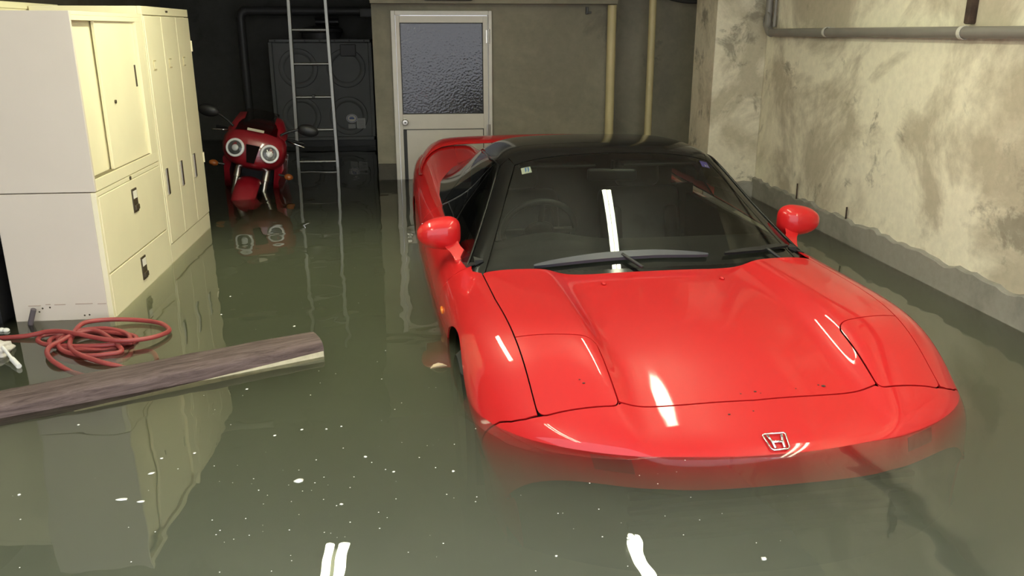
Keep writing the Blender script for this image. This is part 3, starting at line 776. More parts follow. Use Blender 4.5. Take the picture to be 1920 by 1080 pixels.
# arcs of the wheel openings seen from the side
def arch(cy, r, cz=.31, n=36):
    return [(cy + r*math.cos(a), cz + r*math.sin(a)) for a in np.linspace(-.12, PI+.12, n)]
FA, RA = .924, 3.454
def vline(y, us):   # parameters along the line y = const, at the given u values
    out = []
    for u in us:
        lo_, hi_ = 0., 1.
        for _ in range(40):
            mid = (lo_+hi_)/2
            if S.ev([(u, mid)])[0][1] < y: lo_ = mid
            else: hi_ = mid
        out.append((u, (lo_+hi_)/2))
    return out
def along(u0, v0, u1, v1, n): return [(u0+(u1-u0)*k/n, v0+(v1-v0)*k/n) for k in range(1, n)]
def side_u(x, y): return S.inv([(x, y)], (0, 1), 1)[0]
top = [(.675, .340), (.696, .655), (.715, 1.0), (.722, 1.345), (.752, 1.40)]
t_uv = [tuple(p) for p in S.inv(densify([(x+G, y+(G if i == 0 else 0)) for i, (x, y) in enumerate(top)], .02, False), (0, 1), 1)]
dl = vline(1.47, np.linspace(t_uv[-1][0], 1, 22))
fa = [tuple(p) for p in S.inv(arch(FA, .375), (1, 2), 1)]
sm = [tuple(p) for p in S.inv(densify([(x, y+G) for x, y in seam], .012, False), (0, 1), 1)]
u_s, v_s = sm[-1]
sm_down = [(u_s+(1-u_s)*k/12, v_s+.004*k/12) for k in range(1, 13)]
fend = t_uv + dl + [(1, fa[0][1])] + fa + [(1, fa[-1][1])] + sm_down[::-1] + sm[::-1][:-1]
for s in (1, -1): panel('front_fender', S, fend if s > 0 else flip(fend), M['red'], car)
# doors
dt = [tuple(p) for p in S.inv(densify([(.752, 1.475), (.750, 2.0), (.748, 2.70)], .04, False), (0, 1), 1)]
dr_ = vline(2.70, np.linspace(dt[-1][0], 1, 22)); df = vline(1.475, np.linspace(dt[0][0], 1, 22))
doorp = dt + dr_[1:] + df[::-1][:-1]
for s in (1, -1): panel('car_door', S, doorp if s > 0 else flip(doorp), M['red'], car)
# rear quarters and deck
qt = [tuple(p) for p in S.inv(densify([(.748, 2.705), (.735, 3.1), (.68, 3.45), (.60, 3.62), (.58, 4.30)], .04, False), (0, 1), 1)]
qf = vline(2.705, np.linspace(qt[0][0], 1, 22)); ra = [tuple(p) for p in S.inv(arch(RA, .39), (1, 2), 1)]
quarter = qt + [(qt[-1][0], 1.0)] + along(qt[-1][0], 1, 1, 1, 20) + [(1, 1), (1, ra[0][1])] + ra + [(1, ra[-1][1])] + qf[::-1][:-1]
for s in (1, -1): panel('rear_quarter', S, quarter if s > 0 else flip(quarter), M['red'], car, step=.035)
dk = [tuple(p) for p in S.inv(densify([(.68, 3.45), (.60, 3.62), (.578, 4.30)], .04, False), (0, 1), 1)]
dk = dk + [(dk[-1][0], .999)]; deck = dk + [(-a, b) for a, b in dk[::-1]]
panel('rear_deck', S, deck, M['red'], car, step=.04)
# black under-structure seen through the panel gaps
uu = [tuple(p) for p in S.inv(densify([(-.70, .20), (.70, .20), (.74, .45), (.76, 1.36), (-.76, 1.36), (-.74, .45)], .04), (0, 1))]
panel('inner_structure', S, uu, M['gap'], car, step=.04, lift=-.014)
for s in (1, -1):
    bm = BM(); n = 20; rings = []
    for k in range(n+1):
        a = -.1 + (PI+.2)*k/n
        rings.append([bm.verts.new((s*x, FA+.385*math.cos(a), .31+.385*math.sin(a))) for x in (.60, .845)] )
    for a, b in zip(rings[:-1], rings[1:]): bm.faces.new((a[0], a[1], b[1], b[0]))
    part('wheel_liner', bm, M['gap'], car)
# wheels
def wheel(x, y, r=.298):
    s = 1 if x > 0 else -1
    Mw = T3(x, y, r) @ R3(0, s*PI/2, 0)
    bm = BM(); add_lathe(bm, [(r*.68, -.09), (r*.93, -.10), (r, -.075), (r, .075), (r*.93, .10), (r*.68, .09)], 36, Mw); w = part('wheel', bm, M['black_rubber'], car, autosmooth=35)
    bm = BM(); add_lathe(bm, [(r*.68, -.085), (r*.68, .085), (r*.62, .075), (r*.60, .02), (.04, .03), (0, .03)], 36, Mw)
    for k in range(5):
        a = 2*PI*k/5; add_box(bm, (.03, -.03, .03), (r*.63, .03, .06), .006, mat=Mw @ R3(0, 0, a))
    part('rim', bm, M['chrome_dark'], w, autosmooth=35)
for y in (FA, RA):
    for x in (-.765, .765): wheel(x, y)
# ---- cabin
cab = [(.775, 1.50), (.565, 2.03)]
ws = [(-.700, 1.405), (-.50, 1.345), (-.25, 1.318), (0, 1.310), (.25, 1.318), (.50, 1.345), (.700, 1.405), (.478, 1.985), (.25, 2.010), (0, 2.018), (-.25, 2.010), (-.478, 1.985)]
panel('windscreen', K, plan(K, ws, step=.04), M['glass'], car, step=.03, thick=.004)
cb = [(-.76, 1.44), (-.72, 1.35), (-.50, 1.285), (-.25, 1.262), (0, 1.255), (.25, 1.262), (.50, 1.285), (.72, 1.35), (.76, 1.44), (.705, 1.412), (.50, 1.349), (.25, 1.322), (0, 1.314), (-.25, 1.322), (-.50, 1.349), (-.705, 1.412)]
panel('cowl', K, plan(K, cb, step=.03), M['black_paint'], car, step=.03, thick=.004)
pil = [(.7045, 1.408), (.772, 1.475), (.548, 2.04), (.5, 2.065), (.482, 1.988)]
for s in (1, -1):
    uv = plan(K, pil, 1, .03); panel('windscreen_pillar', K, uv if s > 0 else flip(uv), M['black_paint'], car, step=.02, thick=.006)
rf = [(-.497, 2.068), (-.482, 1.990), (-.25, 2.014), (0, 2.022), (.25, 2.014), (.482, 1.990), (.497, 2.068), (.545, 2.045), (.560, 2.2), (.555, 2.5), (.535, 2.80), (.25, 2.83), (0, 2.84), (-.25, 2.83), (-.535, 2.80), (-.555, 2.5), (-.560, 2.2), (-.545, 2.045)]
panel('roof', K, plan(K, rf, step=.03), M['black_paint'], car, step=.03)
sg = [(.775, 1.482), (.790, 1.7), (.793, 2.2), (.790, 2.60), (.565, 2.60), (.563, 2.2), (.550, 2.048)]
qg = [(.790, 2.605), (.785, 2.85), (.755, 3.15), (.66, 3.38), (.56, 3.25), (.53, 2.95), (.545, 2.80), (.565, 2.605)]
for s in (1, -1):
    uv = plan(K, sg, 1, .03); panel('side_window', K, uv if s > 0 else flip(uv), M['glass_side'], car, step=.03, thick=.004)
    uv = plan(K, qg, 1, .03); panel('quarter_window', K, uv if s > 0 else flip(uv), M['glass_dark'], car, step=.03, thick=.004)
rg = [(-.54, 2.805), (-.25, 2.835), (0, 2.845), (.25, 2.835), (.54, 2.805), (.525, 2.95), (.555, 3.255), (.62, 3.40), (.60, 3.72), (0, 3.76), (-.60, 3.72), (-.62, 3.40), (-.555, 3.255), (-.525, 2.95)]
panel('rear_window', K, plan(K, rg, step=.04), M['glass_dark'], car, step=.04, thick=.004)
# bright drip moulding along the pillars and header
for s in (1, -1):
    pts = K.ev(K.inv(densify([(s*.776, 1.478), (s*.550, 2.045), (s*.566, 2.25), (s*.560, 2.6)], .05, False))) ; nn = np.array([0, 0, .004])
    bm = BM(); add_tube(bm, [Vector(p+nn) for p in pts], .006, 8); part('roof_moulding', bm, M['black_paint'], car, smooth=True)
# interior
bm = BM()
add_box(bm, (-.70, 1.40, .18), (.70, 2.90, .24)); add_box(bm, (-.735, 1.48, .2), (-.70, 2.84, .80)); add_box(bm, (.70, 1.48, .2), (.735, 2.84, .80)); add_box(bm, (-.70, 1.40, .2), (.70, 1.44, .70)); add_box(bm, (-.74, 2.80, .2), (.74, 2.84, .86)); add_box(bm, (-.60, 2.80, .86), (.60, 2.84, .98)); add_box(bm, (-.48, 2.80, .98), (.48, 2.84, 1.12))
part('cabin_tub', bm, M['interior'], car)
dash = cat_spline([(1.47, .73), (1.50, .775), (1.62, .795), (1.78, .79), (1.86, .765), (1.88, .70), (1.86, .60)], 5)
bm = BM(); secs = []
for x in np.linspace(-.70, .70, 25):
    hump = .045*math.exp(-((x+.36)/.20)**2)
    top = [Vector((x, p.x, p.y + hump*(1 if p.x > 1.6 else .2))) for p in dash]
    secs.append(top + [Vector((x, 1.47, .55))])
sweep_bm(bm, None, secs); part('dashboard', bm, M['interior'], car, autosmooth=50)
Mw = T3(-.36, 1.99, .80) @ R3(math.radians(-62))
bm = BM(); add_tube(bm, [Mw @ Vector((.18*math.cos(a), .18*math.sin(a), 0)) for a in np.linspace(0, 2*PI, 41)[:-1]], .015, 10, close=True)
sw = part('steering_wheel', bm, M['seat'], car, smooth=True)
bm = BM(); add_ellipsoid(bm, (0, 0, -.01), (.075, .065, .03), mat=Mw)
for a in (0, PI, -PI/2): add_box(bm, (.03, -.014, -.012), (.175, .014, .006), .004, mat=Mw @ R3(0, 0, a))
part('wheel_spokes', bm, M['seat'], sw)
for sx in (-.36, .36):
    bm = BM(); bk_ = Matrix.Translation((sx, 2.52, .30)) @ R3(math.radians(-18))
    add_box(bm, (-.24, -.07, 0), (.24, .07, .60), .055, 4, mat=bk_); add_box(bm, (-.20, -.12, .05), (-.13, .0, .48), .03, 3, mat=bk_); add_box(bm, (.13, -.12, .05), (.20, .0, .48), .03, 3, mat=bk_)
    add_box(bm, (sx-.24, 2.02, .22), (sx+.24, 2.52, .36), .05, 3)
    st = part('seat', bm, M['seat'], car, autosmooth=50)
    bm = BM(); add_box(bm, (-.13, -.05, .60), (.13, .05, .76), .045, 4, mat=bk_); part('headrest', bm, M['seat'], st, autosmooth=50)
bm = BM(); add_box(bm, (-.12, -.015, -.03), (.12, .02, .03), .014, 3, mat=T3(.0, 1.99, 1.065) @ R3(.1, 0, -.2)); add_tube(bm, [(0, 1.99, 1.08), (0, 1.98, 1.135)], .008, 8)
part('cabin_mirror', bm, M['black_trim'], car, autosmooth=40)
for sx in (-.26, .26):
    bm = BM(); add_box(bm, (sx-.19, 2.03, 1.095), (sx+.19, 2.14, 1.11), .006); part('sun_visor', bm, M['seat'], car)
# dark belt trim along the door tops
bt = [(.730, 1.475), (.772, 1.478), (.786, 1.62), (.788, 2.2), (.786, 2.66), (.735, 2.66)]
for s in (1, -1):
    uv = plan(S, bt, 1, .03); panel('belt_trim', S, uv if s > 0 else flip(uv), M['black_trim'], car, step=.03, thick=.004, lift=.004)
# door mirrors
for s in (-1, 1):
    bm = BM(); bmesh.ops.create_uvsphere(bm, u_segments=32, v_segments=20, radius=1)
    for v in bm.verts:
        x, y, z = v.co
        q = lambda t, e: math.copysign(abs(t)**e, t)
        x, z = q(x, .72), q(z, .80)
        y = y*(1.0 if y < 0 else .55)
        t_ = (x+1)/2                                   # 0 at the door, 1 at the outer tip
        zz_ = .068*z*(1.06-.30*t_*t_) + (.010*(1-t_) if z > 0 else -.012*(1-t_)) 
        v.co = (s*(.868 + .100*x), 1.745 + .078*y*(1.05-.25*t_) - .012*x, .862 + zz_)
    if s < 0: bmesh.ops.reverse_faces(bm, faces=bm.faces)
    mh = part('door_mirror', bm, M['red'], car, smooth=True)
    bm = BM(); secs = []
    for x, y, z, rx, ry in ((.768, 1.600, .765, .040, .050), (.785, 1.632, .788, .030, .040), (.803, 1.668, .806, .027, .034), (.822, 1.703, .826, .036, .034), (.838, 1.728, .846, .050, .040)):
        secs.append([Vector((s*x + rx*math.cos(a), y + ry*math.sin(a)*.55, z + ry*math.sin(a)*.35 - .2*rx*math.cos(a)*s)) for a in np.linspace(0, 2*PI, 17)[:-1]])
    sweep_bm(bm, None, secs); bmesh.ops.recalc_face_normals(bm, faces=bm.faces)
    part('mirror_foot', bm, M['red'], mh, smooth=True)
    bm = BM(); add_box(bm, (s*.868-.075, 1.783, .815), (s*.868+.075, 1.790, .90), .002); part('mirror_glass', bm, M['chrome'], mh)
# spoiler hoop over the tail
path = [(-.850, 3.80, .770), (-.835, 3.95, .825), (-.79, 4.08, .885), (-.715, 4.17, .932), (-.60, 4.22, .955), (-.3, 4.25, .962)]
path = path + [(0, 4.26, .964)] + [(-x, y, z) for x, y, z in path[::-1]]
pp = cat_spline(path, 7); secs = []
for i, p in enumerate(pp):
    d = (pp[min(i+1, len(pp)-1)] - pp[max(i-1, 0)]).normalized()
    k = min(1, min(i, len(pp)-1-i)/22)
    back_ = Vector((0, 1, .10 - .35*(1-k))).normalized(); n = d.cross(back_)
    if n.z < 0: n = -n
    wd = .105 + .13*(1-k); th = .017 + .012*(1-k)
    secs.append([p + back_*(math.cos(a)*wd) + n*(math.sin(a)*th*(1.2 if math.sin(a) > 0 else .8)) for a in np.linspace(0, 2*PI, 15)[:-1]])
bm = BM(); sweep_bm(bm, None, secs); bmesh.ops.recalc_face_normals(bm, faces=bm.faces); part('rear_spoiler', bm, M['red'], car, autosmooth=60)
# small parts on the nose and cowl
def on(surf, x, y, lift=0.0):
    uv = surf.inv([(x, y)]); return Vector(surf.ev(uv)[0] + surf.nrm(uv)[0]*lift), Vector(surf.nrm(uv)[0])
p, n = on(S, 0, .124, .002)
ex = Vector((1, 0, 0)); ey = n.cross(ex).normalized(); ex = ey.cross(n)
def e2(a, b): return p + ex*a + ey*b + n*.003
ring = [(-.036, .026), (-.030, .030), (.030, .030), (.036, .026), (.029, -.022), (.022, -.028), (-.022, -.028), (-.029, -.022)]
bm = BM(); add_tube(bm, [e2(a, b) for a, b in ring], .0030, 8, close=True); em = part('emblem', bm, M['chrome'], car, smooth=True)
em['label'] = 'chrome framed letter H emblem'
for pl in (((-.022, .024), (-.016, .0), (-.014, -.022)), ((.022, .024), (.016, .0), (.014, -.022)), ((-.016, .0), (.016, .0))):
    bm = BM(); add_tube(bm, [e2(a, b) for a, b in pl], .0042, 8); part('letter_stroke', bm, M['chrome'], em, smooth=True)
for s, y in ((-1, 1.17), (1, 1.17)):
    q, n2 = on(S, s*.25, y, .004); bm = BM(); add_ellipsoid(bm, q, (.010, .016, .006), 12, 8); part('washer_nozzle', bm, M['red'], car, smooth=True)
for s in (-1, 1):
    P_ = S.ev(S.inv([(1.36, .625)], (1, 2), s))[0]
    bm = BM(); add_ellipsoid(bm, P_ + np.array([s*.002, 0, 0]), (.008, .035, .014), 14, 8); part('side_marker', bm, M['amber'], car, smooth=True)
for x_, y_, r_ in ((.26, .345, .006), (.245, .35, .003), (.02, .33, .004), (.035, .322, .002), (-.03, .325, .0025), (-.52, .395, .004), (-.53, .41, .0025), (-.10, .245, .0035), (-.02, .25, .0025), (.16, .335, .002)):
    q, n2 = on(S, x_, y_, .0005); bm = BM(); add_ellipsoid(bm, q, (r_*1.3, r_, r_*.4), 8, 6); part('dirt_fleck', bm, M['rust'], car)
def blade(name, pl, lift, wd, mat):
    bm = BM(); P3 = [on(K, x, y, lift)[0] for x, y in densify(pl, .05, False)]; m_ = len(P3); secs = []
    for i, c in enumerate(P3):
        t = i/(m_-1); w_ = wd*(.25+.75*math.sin(PI*min(1, max(0, t)))**.6); d_ = (P3[min(i+1, m_-1)]-P3[max(i-1, 0)]).normalized(); n_ = Vector((0, -.55, .83)); f_ = n_.cross(d_).normalized()
        secs.append([c + f_*w_ + n_*.0, c + f_*w_*.8 + n_*.014, c - f_*w_*.8 + n_*.014, c - f_*w_])
    sweep_bm(bm, None, secs); bmesh.ops.recalc_face_normals(bm, faces=bm.faces); return part(name, bm, mat, car)
b1 = blade('wiper_blade', [(-.50, 1.370), (-.22, 1.375), (.02, 1.375), (.26, 1.365)], .008, .022, M['wiper'])
b2 = blade('wiper_blade', [(.34, 1.375), (.52, 1.415), (.68, 1.475)], .008, .014, M['black_trim'])
for pl in ([(-.05, 1.30), (-.12, 1.375)], [(.60, 1.36), (.55, 1.42)]):
    bm = BM(); add_tube(bm, [on(K, x, y, .02)[0] for x, y in densify(pl, .03, False)], .008, 8); part('wiper_arm', bm, M['black_trim'], car, smooth=True)
blue_st = plain('blue_sticker', (.10, .25, .70), .4); purple_st = plain('purple_sticker', (.14, .10, .50), .4)
def sticker(name, x, y, w_, h_, mat):
    uv = plan(K, [(x-w_, y-h_), (x+w_, y-h_), (x+w_*.95, y+h_), (x-w_*.95, y+h_)], step=.02); return panel(name, K, uv, mat, car, step=.02, thick=.001, lift=-.006)
s1 = sticker('inspection_sticker', -.435, 1.935, .024, .022, M['label_white'])
s1b = sticker('sticker_print', -.428, 1.937, .014, .016, blue_st); s1b.parent = s1
s2 = sticker('round_sticker', .462, 1.955, .020, .024, purple_st)
s3 = sticker('sticker_print', .468, 1.945, .008, .008, M['label_white']); s3.parent = s2

# ---------------------------------------------------------------- red motorcycle leaning on its stand in the alcove mouth
bike = empty('motorcycle', (-1.44, 6.36, .05), 0, 'red fully faired sport motorcycle with two round headlamps, half sunk beside the locker', 'motorcycle')
bike.rotation_euler = (0, math.radians(13), math.radians(3))
BR = plain('dark_red_paint', (.26, .008, .016), .3, coat=.8)
def loft(name, secs, mat, par, close=True, auto=60):
    bm = BM(); sweep_bm(bm, None, secs); bmesh.ops.recalc_face_normals(bm, faces=bm.faces); return part(name, bm, mat, par, autosmooth=auto)
def sect(y, hw, z0, z1, p=2.6, n=22, cx=0, zm=None):
    out = []
    for k in range(n):
        a = 2*PI*k/n; c, s_ = math.cos(a), math.sin(a)
        out.append(Vector((cx + hw*math.copysign(abs(c)**(2/p), c), y, (z0+z1)/2 + (z1-z0)/2*math.copysign(abs(s_)**(2/p), s_))))
    return out
loft('nose_fairing', [sect(-.085, .05, .775, .84, 2.2), sect(-.070, .15, .745, .935, 2.4), sect(-.03, .205, .728, .985, 2.5), sect(.05, .235, .70, 1.02, 2.4), sect(.15, .225, .68, 1.05, 2.3), sect(.26, .18, .66, 1.03, 2.3)], BR, bike)
for s in (-1, 1):
    loft('side_fairing', [[Vector((s*x, y, z)) for x, y, z in q] for q in (
        [(.15, .10, .82), (.205, .10, .82), (.225, .10, .74), (.20, .10, .64), (.165, .10, .66)],
        [(.15, .30, .82), (.22, .30, .82), (.24, .30, .64), (.21, .30, .50), (.16, .30, .50)],
        [(.15, .65, .78), (.21, .65, .78), (.225, .65, .58), (.19, .65, .34), (.14, .65, .36)])], BR, bike)
    loft('fairing_shoulder', [[Vector((s*x, y, z)) for x, y, z in q] for q in (
        [(.10, .02, .98), (.17, .02, .96), (.19, .03, .93)], [(.11, .10, 1.04), (.18, .10, 1.03), (.215, .10, .97)], [(.11, .22, 1.10), (.16, .22, 1.09), (.21, .22, 1.0)], [(.10, .32, 1.10), (.13, .32, 1.09), (.18, .32, 1.0)])], BR, bike)
# lamps
ringm = plain('lamp_ring_white', (.9, .9, .88), .2, coat=1)
for s in (-1, 1):
    A = T3(s*.122, -.072, .862) @ R3(math.radians(78), 0, s*math.radians(14))
    bm = BM(); add_lathe(bm, [(.058, -.02), (.070, .006), (.066, .016), (.056, .017), (.047, .004)], 28, A); h = part('headlamp', bm, ringm, bike, smooth=True)
    bm = BM(); add_lathe(bm, [(.052, .010), (.040, .006), (.024, .004), (0, .004)], 24, A); part('reflector', bm, plain('lamp_reflector', (.10, .10, .10), .25), h, smooth=True)
    bm = BM(); add_lathe(bm, [(.024, .002), (.024, .010), (.016, .014), (0, .015)], 18, A); part('bulb_cap', bm, ringm, h, smooth=True)
    bm = BM(); add_lathe(bm, [(.054, .016), (.03, .024), (0, .027)], 24, A); part('lens', bm, glass_mat('lamp_glass', (.9, .9, .88), 1.45), h, smooth=True)
bm = BM(); add_prism(bm, [(-.048, 0), (.048, 0), (.026, -.13), (-.026, -.13)], 0, .02, T3(0, -.083, .905) @ R3(math.radians(84))); part('air_duct', bm, M['gap'], bike)
bm = BM(); add_box(bm, (-.06, -.058, 1.003), (.06, -.05, 1.022), .002, mat=R3()); part('badge', bm, plain('pale_badge', (.6, .55, .4), .5), bike)
# windscreen bubble
sc_ = []
for k in range(9):
    t = k/8; y = -.01 + .30*t; z = 1.0 + .13*t**.8
    sc_.append([(x, y + .9*x*x, z - .8*x*x) for x in np.linspace(-.15+.03*t, .15-.03*t, 9)])
vs = [p for r in sc_ for p in r]; fs = [(j*9+i, j*9+i+1, (j+1)*9+i+1, (j+1)*9+i) for j in range(8) for i in range(8)]
me = bpy.data.meshes.new('screen'); me.from_pydata(vs, [], fs); mesh_obj('screen', me, glass_mat('smoked_screen', (.35, .30, .28), 1.45), bike, smooth=True)
# mirrors
for s in (-1, 1):
    bm = BM(); add_tube(bm, cat_spline([(s*.17, .03, 1.0), (s*.23, .04, 1.04), (s*.30, .05, 1.07)], 4), .009, 8); ms = part('mirror_stalk', bm, M['black_trim'], bike, smooth=True)
    bm = BM(); add_ellipsoid(bm, (s*.36, .05, 1.075), (.080, .03, .046), 18, 12); part('mirror_head', bm, M['black_trim'], ms, smooth=True)
# indicators
bike_amber = plain('dull_amber', (.30, .09, .02), .3)
for s in (-1, 1):
    bm = BM(); add_tube(bm, [(s*.20, .06, .70), (s*.255, .05, .70)], .009, 8); ks = part('indicator_stalk', bm, M['black_trim'], bike)
    bm = BM(); add_ellipsoid(bm, (s*.275, .04, .70), (.034, .03, .024), 16, 10); part('indicator_lens', bm, bike_amber, ks, smooth=True)
# front wheel, fender, forks
FW = T3(0, .02, .30) @ R3(0, PI/2, 0)
bm = BM(); add_lathe(bm, [(.22, -.05), (.265, -.06), (.29, -.045), (.30, 0), (.29, .045), (.265, .06), (.22, .05)], 36, FW); fw = part('front_wheel', bm, M['black_rubber'], bike, smooth=True)
bm = BM(); add_lathe(bm, [(.22, -.04), (.205, 0), (.22, .04)], 36, FW); add_lathe(bm, [(0, -.06), (.03, -.06), (.03, .06), (0, .06)], 16, FW)
for k in range(6): add_box(bm, (.02, -.018, -.012), (.21, .018, .012), .004, mat=FW @ R3(0, 0, 2*PI*k/6))
part('wheel_rim', bm, M['chrome_dark'], fw)
sec = []
for a in np.linspace(math.radians(-5), math.radians(125), 16):
    c = Vector((0, .02 - math.cos(a)*.325, .30 + math.sin(a)*.325)); rd = Vector((0, -math.cos(a), math.sin(a)))
    wd = .085*min(1, .45 + .75*math.sin(min(PI/2, (a+.25)*1.2)))
    o_ = []; i_ = []
    for b_ in np.linspace(-PI/2, PI/2, 9):
        o_.append(c + Vector((wd*math.sin(b_), 0, 0)) + rd*(.035*math.cos(b_) - .01)); i_.append(c + Vector((wd*.9*math.sin(b_), 0, 0)) + rd*(.03*math.cos(b_) - .016))
    sec.append(o_ + i_[::-1])
loft('front_fender', sec, BR, bike)
for s in (-1, 1):
    bm = BM(); add_tube(bm, [(s*.105, .02, .30), (s*.105, .10, .62)], .021, 12); add_tube(bm, [(s*.105, .10, .62), (s*.105, .22, 1.0)], .027, 12); part('fork_leg', bm, M['chrome_dark'], bike, autosmooth=40)
# tank, seat, tail, engine, bars, rear wheel
loft('fuel_tank', [sect(.33, .10, .80, .95), sect(.40, .15, .76, 1.02), sect(.55, .165, .75, 1.03), sect(.72, .13, .74, .96), sect(.80, .09, .74, .86)], BR, bike)
loft('seat', [sect(.78, .10, .74, .80), sect(.95, .14, .74, .81), sect(1.12, .12, .77, .85), sect(1.2, .09, .80, .86)], M['seat'], bike)
loft('tail', [sect(1.15, .13, .72, .86), sect(1.3, .11, .76, .90), sect(1.48, .06, .82, .90)], BR, bike)
bm = BM(); add_box(bm, (-.15, .40, .22), (.15, .85, .72), .04, 3); part('engine', bm, M['dark_metal'], bike)
for s in (-1, 1):
    bm = BM(); add_tube(bm, [(s*.10, .25, .95), (s*.33, .33, .93)], .013, 10); hb = part('handlebar', bm, M['black_trim'], bike)
    bm = BM(); add_tube(bm, cat_spline([(s*.22, .25, .935), (s*.27, .225, .93), (s*.35, .24, .915)], 4), .006, 8); part('lever', bm, M['chrome'], hb, smooth=True)
RW = T3(0, 1.38, .30) @ R3(0, PI/2, 0)
bm = BM(); add_lathe(bm, [(.20, -.07), (.26, -.085), (.29, -.06), (.30, 0), (.29, .06), (.26, .085), (.20, .07)], 36, RW); rw = part('rear_wheel', bm, M['black_rubber'], bike, smooth=True)
bm = BM(); add_lathe(bm, [(.20, -.05), (.19, 0), (.20, .05)], 32, RW)
for k in range(6): add_box(bm, (.0, -.018, -.012), (.195, .018, .012), .004, mat=RW @ R3(0, 0, 2*PI*k/6))
part('wheel_rim', bm, M['chrome_dark'], rw)
bm = BM(); add_tube(bm, [(.09, .9, .35), (.09, 1.38, .30)], .03, 10); add_tube(bm, [(-.09, .9, .35), (-.09, 1.38, .30)], .03, 10); part('swing_arm', bm, M['dark_metal'], bike)

# ---------------------------------------------------------------- floating things
m, nt, b = new_mat('wet_weathered_timber'); L = nt.links.new
tc = node(nt, 'ShaderNodeTexCoord'); mp = node(nt, 'ShaderNodeMapping'); mp.inputs['Scale'].default_value = (3.0, 34, 34); L(tc.outputs['Object'], mp.inputs['Vector'])
n1 = node(nt, 'ShaderNodeTexNoise', i_Scale=1.5, i_Detail=10.0, i_Roughness=.75, i_Distortion=.8); L(mp.outputs[0], n1.inputs['Vector'])
rp = node(nt, 'ShaderNodeValToRGB'); rp.color_ramp.elements[0].color = (.055, .037, .034, 1); rp.color_ramp.elements[1].color = (.17, .125, .115, 1); rp.color_ramp.elements[0].position = .35; rp.color_ramp.elements[1].position = .68
L(n1.outputs['Fac'], rp.inputs[0]); L(rp.outputs[0], b.inputs['Base Color']); b.inputs['Roughness'].default_value = .85; b.inputs['Specular IOR Level'].default_value = .2
bp = node(nt, 'ShaderNodeBump', i_Strength=.4, i_Distance=.006); L(n1.outputs['Fac'], bp.inputs['Height']); L(bp.outputs[0], b.inputs['Normal'])
M['timber'] = m
A = Vector((-.425, 3.055, 0)); B = Vector((-2.05, 2.33, 0)); dv = (B-A).normalized(); ang = math.atan2(dv.y, dv.x)
tl = (B-A).length
bm = BM(); secs = []
for i in range(41):
    x = tl*i/40; jit = lambda: random.uniform(-.0015, .0015)
    hw, h = .078 + .006*math.sin(x*3.1), .040
    zt = .030 + .004*math.sin(x*2.3) 
    P = [(-hw, -h), (-hw, zt-.022), (-hw+.008, zt-.006), (-hw+.028, zt), (-.02, zt+.004), (.03, zt+.003), (hw-.02, zt-.004), (hw-.004, zt-.016), (hw, -h+.006), (hw-.01, -h)]
    secs.append([Vector((x, a + jit(), c + jit())) for a, c in P])
sweep_bm(bm, None, secs); bmesh.ops.recalc_face_normals(bm, faces=bm.faces)
tb = obj('floating_timber', bm, M['timber'], None, autosmooth=50); tb.location = (A.x, A.y, W+.026); tb.rotation_euler = (0, math.radians(.8), ang)
bm = BM(); secs = []
for i in range(16):
    x = .004 + .85*i/15; k = 1 - i/15; hw = .0795 + .006*math.sin(x*3.1)
    secs.append([Vector((x, hw - .012, -.040)), Vector((x, hw + .006, -.036)), Vector((x, hw + .004, -.036 + .030*k + .002)), Vector((x, hw - .012, -.036 + .026*k))])
sweep_bm(bm, None, secs); bmesh.ops.recalc_face_normals(bm, faces=bm.faces)
obj('pale_edge_strip', bm, plain('pale_strip_cream', (.55, .50, .34), .6, noise=.2, nscale=30), tb)  # pale strip along the lower edge, tapering away from the beam's end
tag(tb, 'long dark weathered timber beam floating before the red hose', 'timber')
def px_water(x, y):      # point of the water surface under a photo pixel
    s, p_ = CAM_YAW, CAM_PITCH
    Rv = Vector((math.cos(s), -math.sin(s), 0)); fh = Vector((math.sin(s), math.cos(s), 0)); z = Vector((0, 0, 1))
    d = (fh*math.cos(p_) - z*math.sin(p_)) + Rv*((x-960)/CAM_F) - (fh*math.sin(p_) + z*math.cos(p_))*((y-540)/CAM_F)
    t = (W-CAM_H)/d.z; return Vector((0, 0, CAM_H)) + d*t
# red hose coil: one continuous hose, its tail running off behind the rag
rnd = random.Random(5)
def hp(cx, cy, dz):      # cx, cy: position on the water measured in the photo (in 340/1920 pixel units from x 0, y 560)
    q = px_water(cx*340/1920, 560 + cy*340/1920); return (q.x, q.y, W + dz)
pts = [(-1.98, 3.27, W-.012)]
pts += [hp(*q) for q in ((-150, 425, -.002), (60, 424, .004), (240, 420, .008), (380, 412, .014), (500, 405, .022), (650, 420, .030), (820, 455, .034), (1000, 495, .034), (1200, 522, .032), (1400, 512, .028),
    (1600, 470, .022), (1740, 412, .016), (1795, 360, .012), (1730, 300, .012), (1600, 268, .012), (1400, 256, .014), (1200, 268, .020), (1000, 298, .026), (880, 335, .028), (800, 395, .020), (752, 470, .012),
    (748, 540, .012), (810, 610, .014), (950, 668, .014), (1100, 700, .008), (1270, 705, -.006), (1450, 690, -.030), (1640, 600, -.040), (1600, 480, -.034))]
for k in range(7):       # the heap of inner loops
    cx = 950 + rnd.uniform(-60, 60); cy = 462 + rnd.uniform(-22, 30); rx = rnd.uniform(330, 520); ry = rnd.uniform(75, 130); dz = -.026 + .0060*k; ph = rnd.uniform(0, 6)
    for j in range(10):
        a = -2*PI*j/10; w_ = 1 + .10*math.sin(2*a + ph)
        pts.append(hp(max(400, cx + rx*w_*math.cos(a)), cy + ry*w_*math.sin(a), dz + .006*math.sin(a + ph)))
